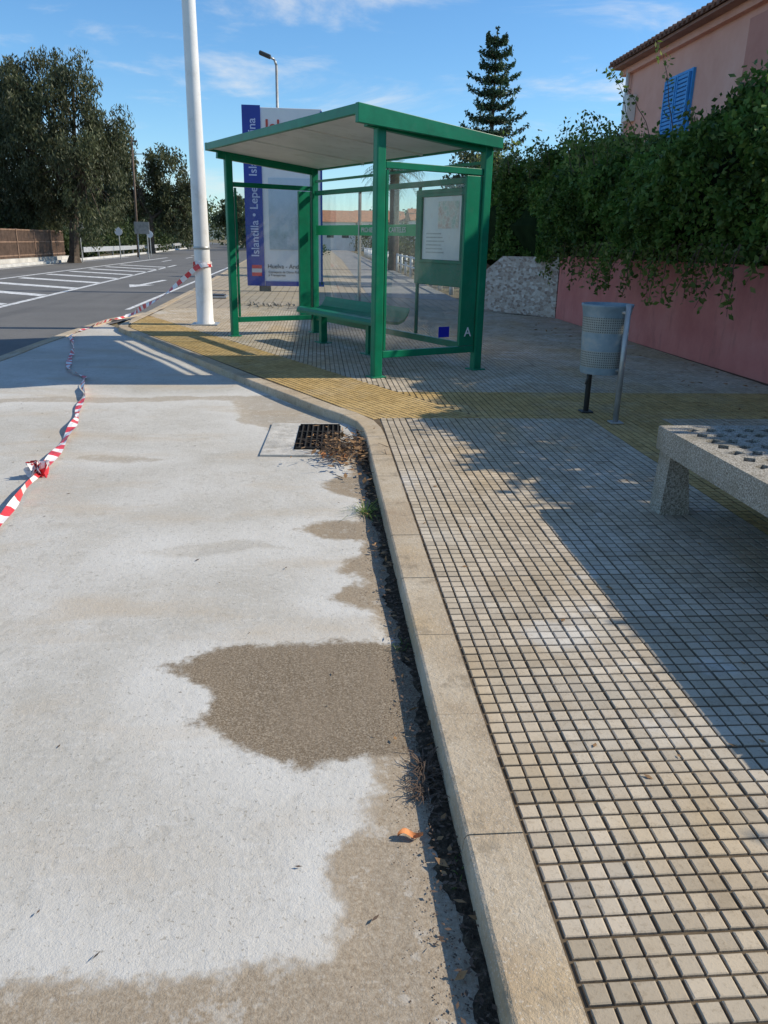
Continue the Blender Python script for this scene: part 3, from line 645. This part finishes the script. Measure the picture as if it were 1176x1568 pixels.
for p,L,d in (((4.9,11.5,2.8),1.7,(-.15,.12,1)),((5.0,9.6,2.75),.9,(.05,-.1,1)),((4.7,12.3,2.85),1.2,(-.4,.1,1)),((5.0,12.3,2.7),1.5,(-.25,.1,1)),((4.8,13.0,2.9),1.0,(-.4,.3,.9)),((4.9,8.9,2.7),.5,(.2,.1,1))):
    shoot(p,d,L,14,-.02,4,.05)
for i in range(58):
    y=random.uniform(5.5,14.5); shoot((4.46-.018*y,y,1.5),(-.40,random.uniform(-.3,.3),-.9),random.uniform(.3,.8),9,-.25,5,.04)
tubes('shoots',segs,M['twig'],hd,4)
leaves('shoot_leaves',np.array([tuple(v) for v in LP]),.075,M['lf_shoot'],hd,.55,.2)

# ---------------------------------------------------------------- pink house
ph=empty('pink_house',(12,15,0))
t=NT('house_pink'); a=t.noise(.8,4,.65); c=t.ramp(a,[(.3,(.66,.33,.25)),(.55,(.74,.40,.315)),(.75,(.78,.46,.375))]); t.base(c); t.rough(.9,0,.15); t.bump(t.noise(25,3,.7),.3,.006); HP=t.m
box('walls',(12.2,15.5,2.9),(8.4,13,5.7),HP,ph)
t=NT('house_patch'); a=t.noise(1.2,4,.65); t.base(t.ramp(a,[(.3,(.50,.21,.165)),(.7,(.58,.28,.22))])); t.rough(.9,0,.15)
box('projecting_bay',(12.0,12.3,2.7),(8.5,6.5,5.3),t.m,ph)
for nm,xa,xb,za_,zb2,mat in (('soffit',7.62,8.6,5.74,5.80,simple('eave_brown',(.32,.17,.13),.8)),('cornice',7.86,8.1,5.60,5.74,HP)):
    box(nm,((xa+xb)/2,15.5,(za_+zb2)/2),(xb-xa,13.6,zb2-za_),mat,ph)
vs=[(7.55,8.6,5.80),(7.55,22.4,5.80),(12.4,22.4,7.1),(12.4,8.6,7.1),(17,8.6,5.8),(17,22.4,5.8),(7.55,8.6,5.86),(7.55,22.4,5.86),(12.4,22.4,7.18),(12.4,8.6,7.18),(17,8.6,5.86),(17,22.4,5.86)]
mobj('roof',vs,[(0,1,2,3),(3,2,5,4),(6,9,8,7),(9,10,11,8),(0,6,7,1),(1,7,8,2),(2,8,11,5),(0,3,9,6),(3,4,10,9)],M['eave'],ph)
segs=[((7.50,8.7+i*.22,5.845),(12.4,8.7+i*.22,7.17),.05,.05) for i in range(62)]
tubes('roof_tiles',segs,M['eave'],ph,8)
mobj('gable_fill',[(8.02,21.99,5.7),(12.4,21.99,7.05),(16.3,21.99,5.7)],[(0,1,2)],HP,ph)
wy0,wy1,wz0,wz1=18.15,19.4,3.80,5.0
box('window_frame',(7.975,(wy0+wy1)/2,(wz0+wz1)/2),(.07,wy1-wy0+.12,wz1-wz0+.12),M['blueshut'],ph)
wm=(wy0+wy1)/2
SG=simple('shutter_gap_shade',(.03,.17,.42),.6)  # shutter blue darkened to paint the shade between louvres
for k,(ya,yb) in enumerate(((wy0,wm-.02),(wm+.02,wy1))):
    box('shutter_back_%d'%k,(7.93,(ya+yb)/2,(wz0+wz1)/2),(.02,yb-ya,wz1-wz0),SG,ph)
    for i in range(14):
        z=wz0+.06+i*(wz1-wz0-.12)/13; box('louvre_%d_%d'%(k,i),(7.905,(ya+yb)/2,z),(.03,yb-ya-.1,.055),M['blueshut'],ph)
    for j,yy in enumerate((ya+.03,yb-.03)): box('stile_%d_%d'%(k,j),(7.90,yy,(wz0+wz1)/2),(.04,.05,wz1-wz0-.01),M['blueshut'],ph)
box('sill',(7.93,(wy0+wy1)/2,wz0-.13),(.2,wy1-wy0+.3,.07),HP,ph)
tubes('downpipe',[((7.9,21.85,5.7),(7.9,21.85,.1),.05,.05)],M['housewhite'],ph,10,True)
box('meter_box',(7.88,21.5,4.75),(.22,.35,.6),M['housewhite'],ph,bw=.01)

# ---------------------------------------------------------------- town totem sign
ts=empty('town_sign',(-.85,22.1,0))
sx0,sx1=-1.86,.14
M['signwhite']=simple('sign_white',(.84,.83,.80),.35,var=.04)
box('panel',((sx0+sx1)/2,22.1,2.42),(sx1-sx0,.16,4.3),M['signwhite'],ts,bw=.01)
box('blue_strip',(-1.63,22.005,2.44),(.46,.03,4.34),M['blue'],ts)
box('bottom_rail',(-.60,22.01,.33),(1.56,.04,.12),M['blue'],ts)
box('right_edge',(.12,22.01,2.42),(.05,.04,4.2),M['blue'],ts)
t=NT('sign_photo'); a=t.noise(2.2,4,.65); sp=t.node('ShaderNodeSeparateXYZ'); t.link(t.pos,sp.inputs[0])
c=t.ramp(a,[(.3,(.20,.28,.22)),(.45,(.38,.46,.48)),(.6,(.55,.60,.62)),(.75,(.6,.52,.45))]); c=t.mix(t.mr(sp.outputs[2],1.9,2.5,0,.8),c,(.58,.68,.76)); t.base(c); t.rough(.3)
box('photo_panel',(-.66,22.012,2.07),(1.18,.02,1.75),t.m,ts)
X90=(math.radians(90),0,0)
text('title','Islantilla',(-1.30,21.99,3.98),.46,X90,simple('title_red',(.55,.09,.06),.5,var=.05),ts,off=.006)
text('footer','Huelva - Andalucía',(-1.32,22.005,.72),.155,X90,M['darkgrey'],ts)
text('footer_small','Consejería de Obras Públicas\ny Transportes',(-1.30,22.005,.60),.08,X90,M['darkgrey'],ts)
text('strip_text','Islantilla • Lepe   Isla Cristina',(-1.53,21.985,1.0),.285,(math.radians(90),math.radians(-90),0),simple('strip_white',(.55,.60,.80),.5,var=.03),ts,off=.003)
box('flag',(-1.60,21.985,.66),(.26,.01,.28),M['red'],ts); box('flag_band',(-1.60,21.979,.66),(.26,.006,.10),M['lightgrey'],ts)
for x in (-1.4,-.2): box('foot_%d'%int(x*-10),(x,22.1,.17),(.3,.2,.2),M['darkgrey'],ts)

# ---------------------------------------------------------------- far street lamp etc
fl=empty('street_lamp',(-1.54,35,ZS))
tubes('pole',[((-1.54,35,ZS),(-1.54,35,7.9),.09,.05),((-1.54,35,7.9),(-1.62,35,8.1),.05,.045),((-1.62,35,8.1),(-1.85,35,8.2),.045,.04)],M['galv'],fl,10,True)
beam('lantern',(-1.75,35,8.17),(-2.2,35,8.33),.25,.14,M['darkgrey'],fl,bw=.04)
up=empty('utility_pole',(-12.9,58,0))
tubes('pole',[((-12.7,60,0),(-12.55,60,7.9),.09,.06)],M['wood'],up,8,True); beam('crossarm',(-12.9,60,7.6),(-12.2,60,7.6),.08,.1,M['wood'],up)
isg=empty('information_sign',(-11.1,55,0))
box('board',(-11.3,55,1.98),(.95,.06,.74),M['galv'],isg); tubes('legs',[((-11.6,55.05,0),(-11.6,55.05,2.3),.04,.04),((-11.0,55.05,0),(-11.0,55.05,2.3),.04,.04)],M['galv'],isg)
for x,y,hh in ((-12.75,46,2.2),(-12.55,54,2.0),(-12.2,62,1.9)):
    sg=empty('traffic_sign',(x,y,0)); tubes('post',[((x,y,0),(x,y,hh),.035,.035)],M['galv'],sg)
    vs_,fs_=tubes_data([((x,y-.03,hh-.28),(x,y-.06,hh-.28),.24,.24)],20); mobj('disc',vs_,fs_,M['white'],sg)
gr=empty('guardrail',(-14,60,0)); gp=[(-14.3,52),(-14.4,60),(-15.2,80),(-17.8,110),(-24,150),(-31,190)]
for i,(a,b) in enumerate(zip(gp[:-1],gp[1:])):
    beam('rail_%d'%i,(*a,.62),(*b,.62),.06,.30,M['guard'],gr,bw=0)
k=0
for p in resample(gp,4): box('post_%d'%k,(p.x-.1,p.y,.3),(.1,.1,.6),M['galv'],gr); k+=1
lw=empty('low_wall',(-14,30,0)); wallseg('plinth',(-13.9,10),(-14.15,47.5),.3,0,.40,.36,simple('plinth_concrete',(.50,.47,.42),.9,var=.3,scale=1.5),lw)
fe=empty('metal_fence',(-14,30,.4)); segs=[]
for i in range(0,300):
    y=20+i*.092; x=-13.80-.0066*(y-10)
    if y<47.4: segs.append(((x,y,.38),(x,y,1.66),.02,.02))
tubes('bars',segs,M['brown'],fe,4)
for i,y in enumerate(np.arange(20,47.5,2.5)): x=-13.80-.0066*(y-10); box('fence_post_%d'%i,(x,y,1.02),(.09,.09,1.35),M['brown'],fe)
for z in (.5,1.1,1.64): beam('fence_rail_%d'%int(z*10),(-13.87,20,z),(-14.05,47.4,z),.05,.06,M['brown'],fe)

# ---------------------------------------------------------------- trees
def tree(name,base,h,crowns,mat,nclump,nleaf,lsz,clr,trunk_r=.25,droop=.0,aspect=.45,split=.3):
    root=empty(name,base); b=Vector(base); C=[]
    vol=[c[3]*c[4]*c[5] for c in crowns]; tot=sum(vol)
    for c,v in zip(crowns,vol):
        k=max(3,int(nclump*v/tot)); d=unit(k)*(rng.uniform(0.25,1,k)**.45)[:,None]; C.append(np.array(c[:3])+d*np.array(c[3:6]))
    C=np.concatenate(C); rad=clr*rng.uniform(.55,1.35,len(C)); C[:,2]=np.maximum(C[:,2],.5)
    top=b+Vector((random.uniform(-.3,.3),random.uniform(-.3,.3),h*split)); segs=[(b,b+(top-b)*.12,trunk_r*1.5,trunk_r),(b+(top-b)*.12,top,trunk_r,trunk_r*.75)]
    mains=[]
    for c in crowns:
        m=Vector(c[:3]); mid=top.lerp(m,.5)+Vector((random.gauss(0,.3),random.gauss(0,.3),.2)); segs+=[(top,mid,trunk_r*.55,trunk_r*.38),(mid,m,trunk_r*.38,trunk_r*.2)]; mains.append((mid,m))
    for c in C[::2]:
        v=Vector(c); m=min(mains,key=lambda q:(q[1]-v).length); s=m[0].lerp(m[1],random.random()); segs.append((s,v,trunk_r*.12,.02))
    tubes('trunk_and_limbs',segs,M['bark'],root,6)
    w=rad**2; which=rng.choice(len(C),nleaf,p=w/w.sum()); g=unit(nleaf)*(rng.uniform(0,1,nleaf)**.5)[:,None]
    P=C[which]+g*rad[which][:,None]*np.array([1,1,.75 if droop<.3 else 1.15])
    leaves('foliage',P,lsz,mat,root,aspect,droop); return root
tree('casuarina_tree',(-12.9,45,0.05),9.8,[(-13.3,44,5.8,2.4,2.3,3.2),(-11.6,43.5,4.4,1.9,2,3.1),(-13.2,44,8.3,1.8,1.5,1.7),(-10.7,44,6.0,1.2,1.2,2.1),(-11.8,44,8.3,1.2,1.2,1.3),(-15.2,45,5.0,2.0,2,3.6),(-14.9,45,7.9,1.5,1.6,1.8),(-14.6,46,2.8,2.2,1.4,1.7)],M['lf_euc'],300,56000,.21,.56,.3,.45,.28)
tree('casuarina_tree',(-16.6,46,0.05),9.0,[(-16.5,46,5.2,2.4,2.5,3.6),(-18.5,47,4.8,2,2.5,3.6),(-16.2,47,8.0,1.6,1.5,1.8)],M['lf_euc'],90,13000,.26,.7,.3,.45,.28)
tree('eucalyptus_tree',(-14.5,74,0.05),9.5,[(-15.2,74,5.6,2.8,2.5,3.9),(-12.6,75,5.0,2.1,2.5,3.4),(-17.4,74,6.8,2.3,2,3.2),(-11.4,75,4.2,1.5,1.8,3.0),(-19,73,5.5,2,2,3.7),(-16.2,74,9.0,1.5,1.5,1.2)],M['lf_euc'],210,28000,.32,.75,.3,.4,.35)
tree('eucalyptus_tree',(-20.5,80,0.05),9,[(-20,80,6,2.8,2.5,3.3),(-23,80,5.4,2.5,2.5,3.3)],M['lf_euc'],80,8000,.42,.85,.3,.4,.35)
tree('broadleaf_tree',(-9.4,98,0.05),6,[(-9.0,98,4.0,1.7,2,2.3),(-10.8,99,3.4,1.5,2,2.1),(-7.4,98,3.0,1.2,2,1.6)],M['lf_olive'],60,6000,.34,.7,.2)
tree('yellow_leaved_tree',(7.4,32.5,0.05),4.4,[(6.95,32,3.4,.85,.9,1.1),(7.9,32,3.0,.8,.8,.9)],M['lf_yel'],40,4500,.16,.4,.1)
tree('broadleaf_tree',(5.6,27,0.05),4.6,[(5.3,27,3.0,.9,1.2,1.3),(4.6,26,2.4,.8,1,1.1),(6.4,27,2.7,1.0,1,1.2)],M['lf_olive'],60,7000,.16,.42,.12)
def mass(name,boxes,mat,n,size,clump=.8):
    P=[]
    for (xa,xb,ya,yb,za,zb3) in boxes:
        k=int(n/len(boxes)); m=max(4,int((xb-xa+yb-ya)/clump*1.6)); c=np.stack([rng.uniform(xa,xb,m),rng.uniform(ya,yb,m),za+(zb3-za)*rng.uniform(.15,.8,m)],-1); r=(zb3-za)*rng.uniform(.25,.5,m)
        w=rng.integers(0,m,k); q=c[w]+unit(k)*(rng.uniform(0,1,k)**.45)[:,None]*r[w][:,None]*np.array([1.3,1.3,1]); q[:,2]=np.maximum(q[:,2],za); P.append(q)
    return leaves(name,np.concatenate(P),size,mat,None,.5)
mass('undergrowth',[(-17.6,-16.0,26,49,.1,3.0),(-22,-16.5,40,62,.1,3.2),(-18,-15.3,62,90,.1,2.8),(-16.4,-15.4,49,62,.1,1.5)],M['lf_under'],32000,.26)
mass('distant_tree_line',[(-70,-34,150,170,0,9),(-34,-10,175,195,0,9.5),(-12,6,140,150,0,5.2),(4,20,150,160,0,6.5),(18,50,120,150,0,8),(-9,-6.5,105,135,0,3.4),(-30,-18,110,140,0,7)],M['lf_olive'],34000,.75,2.2)
mass('roadside_shrubs',[(4.6,6.5,24,60,.1,2.0),(5.2,8,60,110,.1,3.0),(-2.5,.5,75,110,.1,1.6)],M['lf_under'],9000,.22)

def norfolk(base,h,r0):
    root=empty('norfolk_pine_tree',base); b=Vector(base); segs=[];P=[]
    N=14
    for i in range(N): segs.append((b+Vector((0,0,h*i/N)),b+Vector((0,0,h*(i+1)/N)),.16*(1-i/N)+.015,.16*(1-(i+1)/N)+.015))
    z=1.2
    while z<h-.15:
        f=(z/h); L=r0*(1-f)**.5*(random.uniform(.8,1.12)); nb=6 if f<.8 else 5; a0=random.random()*6.28
        for k in range(nb):
            a=a0+2*math.pi*k/nb+random.uniform(-.15,.15); l=L*random.uniform(.7,1.12); d=Vector((math.cos(a),math.sin(a),0)); side=Vector((-d.y,d.x,0))
            prev=b+Vector((0,0,z)); ns=7
            for s in range(1,ns+1):
                u=s/ns; q=b+Vector((0,0,z))+d*l*u+Vector((0,0,-.10*l*math.sin(u*math.pi*.8)+.30*l*u*u)); segs.append((prev,q,.025*(1-u)+.008,.02*(1-u)+.006)); 
                wd=.28*l*math.sin(math.pi*min(1,u*.75+.2))+.04
                for _ in range(int(15+11*l)):
                    off=random.uniform(-1,1); c=prev.lerp(q,random.random())+side*off*wd+d*abs(off)*.12*l+Vector((0,0,random.gauss(.02,.055)+.05*abs(off))); P.append(tuple(c))
                prev=q
        z+=h*.062*(1.05-.35*f)
    for _ in range(60): P.append((b.x+random.gauss(0,.04),b.y+random.gauss(0,.04),b.z+h-random.random()*.7))
    tubes('trunk_and_branches',segs,M['bark'],root,5); leaves('foliage',np.array(P),.14,M['lf_pine'],root,.42)
norfolk((6.55,32,0.1),8.75,1.95)

pm=empty('palm_tree',(3.7,40,0)); segs=[((3.7,40,0),(3.72,40,1.5),.28,.24),((3.72,40,1.5),(3.68,40,4.6),.24,.22)]
tubes('trunk',segs,M['bark'],pm,8); V=[]
for i in range(34):
    a=random.random()*6.28; el=random.uniform(-.5,1.2); d=Vector((math.cos(a)*math.cos(el),math.sin(a)*math.cos(el),math.sin(el))); p=Vector((3.68,40,4.6)); 
    for s in range(9):
        q=p+d*.19; side=d.cross(Vector((0,0,1))).normalized()
        for sg in (-1,1):
            for j in range(2):
                o_=p.lerp(q,j/2); tip=o_+side*sg*.34*math.sin((s+1)/10*3.1)+d*.18+Vector((0,0,-.10)); V.append([tuple(o_),tuple(o_+d*.035),tuple(tip),tuple(tip-d*.02)])
        p=q; d=(d+Vector((0,0,-.17))).normalized()
quads('fronds',np.array(V),M['lf_olive'],pm)

bo=empty('white_railing',(3.7,30,0)); segs=[]
for i in range(26):
    y=19.8+i*2.2; x=3.62+(y-20)*.012; segs.append(((x,y,.1),(x,y,.92),.06,.06)); 
    if i<25: segs.append(((x,y,.86),(x+.026,y+2.2,.86),.035,.035)); segs.append(((x,y,.5),(x+.026,y+2.2,.5),.03,.03))
tubes('posts_and_rails',segs,M['white'],bo,8,True)
for nm,cx_,cy_,w_,d_,h_ in (('terraced_house',2.0,125,7,8,4.0),('terraced_house',9.5,128,7,8,4.2),('terraced_house',17,122,7,8,4.4),('terraced_house',-5.5,130,6,8,3.8)):
    e=empty(nm,(cx_,cy_,0)); box('walls',(cx_,cy_,h_/2),(w_,d_,h_),M['housewhite'],e)
    vs=[(cx_-w_/2-.3,cy_-d_/2-.3,h_+.004),(cx_+w_/2+.3,cy_-d_/2-.3,h_+.004),(cx_+w_/2+.3,cy_+d_/2+.3,h_+.004),(cx_-w_/2-.3,cy_+d_/2+.3,h_+.004),(cx_-w_/2-.3,cy_,h_+1.7),(cx_+w_/2+.3,cy_,h_+1.7)]
    mobj('roof',vs,[(0,1,5,4),(2,3,4,5),(0,4,3),(1,2,5),(3,2,1,0)],M['terracotta'],e)
    for i in range(3): box('window_%d'%i,(cx_-w_/2+1.2+i*2.2,cy_-d_/2-.01,h_*.6),(1.0,.06,1.1),M['darkgrey'],e)
vs=[];fs=[];N=80
for i in range(N+1):
    a=-1.3+2.6*i/N; R_=900; hgt=14+6*math.sin(i*.35)+4*math.sin(i*.9+1); vs+=[(R_*math.sin(a),R_*math.cos(a),0),(R_*math.sin(a)*1.1,R_*math.cos(a)*1.1,hgt)]
    if i: fs.append((2*i-2,2*i,2*i+1,2*i-1))
mobj('distant_hills',vs,fs,simple('hills',(.12,.15,.13),.95,var=.3,scale=.02),None,True)
uh=empty('utility_cabinet',(-1.9,20,ZS)); box('slab',(-2.35,19.2,ZS+.03),(.5,.5,.05),M['galv'],uh,bw=.01); box('lid',(-2.35,19.2,ZS+.07),(.4,.4,.03),M['darkgrey'],uh,bw=.01)
rb=[];
for i in range(40):
    c=Vector((-1.1+random.gauss(0,.35),17.2+random.gauss(0,.3),ZS+.02)); r_=random.uniform(.02,.06); rb.append((c,c+Vector((r_,r_*.4,r_*.5)),r_,r_*.6))
tubes('stone_rubble',rb,simple('rubble',(.35,.31,.26),.9,var=.4,scale=9),None,5)

# ---------------------------------------------------------------- debris
def scatter(name,P,size,mat,parent=None,flat=.85,aspect=.5):
    P=np.asarray(P);n=len(P);t_=unit(n);t_[:,2]*=(1-flat);t_/=np.linalg.norm(t_,axis=1,keepdims=True)
    u_=unit(n)*np.array([.3,.3,1.]); q=np.cross(t_,u_); q/=np.linalg.norm(q,axis=1,keepdims=True)+1e-9; q[:,2]*=.5
    s=(size*rng.uniform(.5,1.5,n))[:,None]
    V=np.stack([P-t_*s*.5,P+q*s*aspect*.5,P+t_*s*.5,P-q*s*aspect*.5],axis=1); return quads(name,V,mat,parent)
t=NT('gutter_soil'); a=t.noise(40,4,.8); t.base(t.ramp(a,[(.35,(.022,.018,.014)),(.55,(.07,.054,.038)),(.75,(.18,.135,.09))])); t.rough(.95,0,.1); t.bump(a,1.0,.012); SOIL=t.m
vs=[];fs=[];ys_=np.arange(.3,6.2,.016)
for i,y in enumerate(ys_):
    w0=.335; wl=.284-.012*math.sin(y*5)-.012*math.sin(y*13+1)-.006*math.sin(y*37)-.005*math.sin(y*71)+random.uniform(-.007,.007)
    if y>5.4: w0-=(y-5.4)**2*.2; wl+=(y-5.4)*.02
    wl=min(wl,w0-.01); m_=(wl+w0)/2
    vs+=[(wl,y,ZR-.012+.002),(wl+.012,y,ZR-.002+.003*math.sin(y*31)),(m_,y,ZR+.002+.004*math.sin(y*23)),(w0+.01,y,ZR+.004)]
    if i:
        for k in range(3): fs.append((4*i-4+k,4*i-4+k+1,4*i+k+1,4*i+k))
mobj('gutter_soil',vs,fs,SOIL,None,True)
n=1300; gyy=rng.uniform(.6,5.6,n); P=np.stack([.300+rng.normal(0,.024,n),gyy,np.full(n,ZR+.006)+rng.uniform(0,.008,n)],-1)
scatter('gutter_litter',P,.014,M['twig'])
n=2600; P=np.stack([.28-rng.exponential(.035,n),rng.uniform(.8,5.4,n),np.full(n,ZR-.0015)],-1); scatter('gutter_grit',P,.0045,M['twig'],None,.9,.8)
P=np.stack([.30+rng.normal(0,.03,130),rng.uniform(.6,5.6,130),np.full(130,ZR+.012)],-1); scatter('fallen_leaves',P,.028,M['leafdry'])
n=420; P=np.stack([.19+rng.normal(0,.10,n),5.22+rng.normal(0,.22,n),ZR+.016+rng.exponential(.02,n)],-1); 
ll=empty('leaf_litter_pile',(.2,5.3,ZR)); scatter('leaves',P,.045,M['leafdry'],ll,.6)
segs=[]
for i in range(200):
    p=Vector((.17+random.gauss(0,.10),5.25+random.gauss(0,.22),ZR+.016+random.uniform(0,.05))); a=random.random()*6.28; segs.append((p,p+Vector((math.cos(a)*.10,math.sin(a)*.10,random.uniform(-.01,.03))),.0025,.0015))
tubes('twigs',segs,M['twig'],ll,4)
P=np.stack([.12+rng.normal(0,.04,7),5.0+rng.normal(0,.05,7),np.full(7,ZR+.03)],-1); scatter('orange_leaves',P,.06,M['leaforange'],ll,.7)
n=210; P=np.stack([rng.uniform(-3.4,.25,n),rng.uniform(1.0,12,n)**1.0,np.full(n,ZR+.007)],-1); P=P[P[:,0]<kx(P[:,1])-.1]; scatter('scattered_leaves',P,.018,M['twig'],None,.9,.3)
n=300; P=np.stack([rng.uniform(.5,4.4,n),rng.uniform(1.2,12,n),np.full(n,ZS+.007)],-1); scatter('scattered_leaves',P,.022,M['leafdry'],None,.9,.5)
n=90; P=np.stack([rng.uniform(3.2,4.5,n),rng.uniform(4,14,n),np.full(n,ZS+.01)],-1); scatter('scattered_leaves',P,.06,M['leafdry'],None,.9,.5)
vs=[];fs=[];NL=9
for i in range(NL+1):
    u=i/NL; wl_=.011*math.sin(math.pi*min(1,u*.92+.05))+.001
    for s in (-1,0,1): vs.append((.185+.062*u, 1.545+s*wl_+.004*math.sin(u*5), ZR+.004+.008*abs(s)+.006*math.sin(u*7)))
    if i:
        k=3*i; fs+=[(k-3,k-2,k+1,k),(k-2,k-1,k+2,k+1)]
mobj('dry_leaf',vs,fs,M['leaforange'],None,True)
def weed(name,c,n,h,mat,spread=.5):
    V=[]
    for i in range(n):
        a=random.random()*6.28; o_=Vector(c)+Vector((random.gauss(0,.012),random.gauss(0,.03),0)); d=Vector((math.cos(a)*spread,math.sin(a)*spread,random.uniform(.15,.8))).normalized(); s_=Vector((-math.sin(a),math.cos(a),0))*.0015; L_=h*random.uniform(.4,1.2); m_=o_+d*L_*.6; e_=o_+d*L_+Vector((0,0,-L_*.25)); e_.z=max(e_.z,ZR+.006)
        V.append([tuple(o_-s_),tuple(o_+s_),tuple(m_+s_),tuple(m_-s_)]); V.append([tuple(m_-s_),tuple(m_+s_),tuple(e_+s_*.2),tuple(e_-s_*.2)])
    return quads(name,np.array(V),mat)
weed('dry_grass_tuft',(.285,1.80,ZR),85,.075,M['twig'],.9); weed('dry_grass_tuft',(.275,1.70,ZR),60,.06,M['twig'],1)
weed('grass_weed',(.25,3.98,ZR),60,.16,M['lf_hedge'],1.2); weed('grass_weed',(.30,2.5,ZR),24,.045,M['lf_hedge'],.8); weed('grass_weed',(.31,1.42,ZR),16,.03,M['lf_hedge'],.8)

# ---------------------------------------------------------------- light
w=bpy.data.worlds.new('World'); scene.world=w; w.use_nodes=True; nt=w.node_tree; N_=nt.nodes; bg=N_['Background']
sky=N_.new('ShaderNodeTexSky'); sky.sky_type='NISHITA'; sky.sun_disc=False; sky.sun_elevation=math.radians(SUN_EL); sky.sun_rotation=math.radians(SUN_ROT); sky.air_density=1.0; sky.dust_density=.1; sky.ozone_density=2.0
tc=N_.new('ShaderNodeTexCoord'); mp=N_.new('ShaderNodeMapping'); mp.inputs['Scale'].default_value=(1.1,1.1,5.0); mp.inputs['Rotation'].default_value=(0,math.radians(-14),math.radians(20)); nt.links.new(tc.outputs['Generated'],mp.inputs[0])
ns=N_.new('ShaderNodeTexNoise'); ns.inputs['Scale'].default_value=3.0; ns.inputs['Detail'].default_value=7; ns.inputs['Roughness'].default_value=.6; ns.inputs['Distortion'].default_value=.5; nt.links.new(mp.outputs[0],ns.inputs['Vector'])
cr=N_.new('ShaderNodeMapRange'); cr.interpolation_type='SMOOTHSTEP'; cr.inputs[1].default_value=.49; cr.inputs[2].default_value=.76; cr.inputs[4].default_value=.85; nt.links.new(ns.outputs['Fac'],cr.inputs[0])
tn=N_.new('ShaderNodeMix'); tn.data_type='RGBA'; tn.blend_type='MULTIPLY'; tn.inputs[0].default_value=1.0; nt.links.new(sky.outputs[0],tn.inputs[6]); tn.inputs[7].default_value=(.78,1.0,1.18,1)
hs=N_.new('ShaderNodeHueSaturation'); hs.inputs['Saturation'].default_value=1.08; hs.inputs['Value'].default_value=1.12; nt.links.new(tn.outputs[2],hs.inputs['Color'])
mx=N_.new('ShaderNodeMix'); mx.data_type='RGBA'; nt.links.new(cr.outputs[0],mx.inputs[0]); nt.links.new(hs.outputs[0],mx.inputs[6]); mx.inputs[7].default_value=(7.2,7.2,7.1,1)
nt.links.new(mx.outputs[2],bg.inputs[0]); bg.inputs[1].default_value=.125
sd_=Vector((math.cos(math.radians(SUN_EL))*math.sin(math.radians(SUN_ROT)),math.cos(math.radians(SUN_EL))*math.cos(math.radians(SUN_ROT)),math.sin(math.radians(SUN_EL))))
L=bpy.data.lights.new('sun','SUN'); L.energy=5.0; L.angle=math.radians(.5); L.color=(1,.91,.76); lo=bpy.data.objects.new('sun',L); lo.rotation_euler=sd_.to_track_quat('Z','Y').to_euler(); lo.location=(20,0,20); COL.objects.link(lo)

# ---------------------------------------------------------------- camera
cam=bpy.data.cameras.new('camera'); co=bpy.data.objects.new('camera',cam); COL.objects.link(co); scene.camera=co
cam.sensor_fit='VERTICAL'; cam.sensor_height=36; cam.lens=1200/1568*36; cam.clip_end=4000; cam.clip_start=.05
R=(Matrix.Rotation(math.radians(-5.0),3,'Z')@Matrix.Rotation(math.radians(90-19.03),3,'X')@Matrix.Rotation(math.radians(1.2),3,'Z')).to_4x4()
co.matrix_world=Matrix.Translation((0,0,1.45))@R
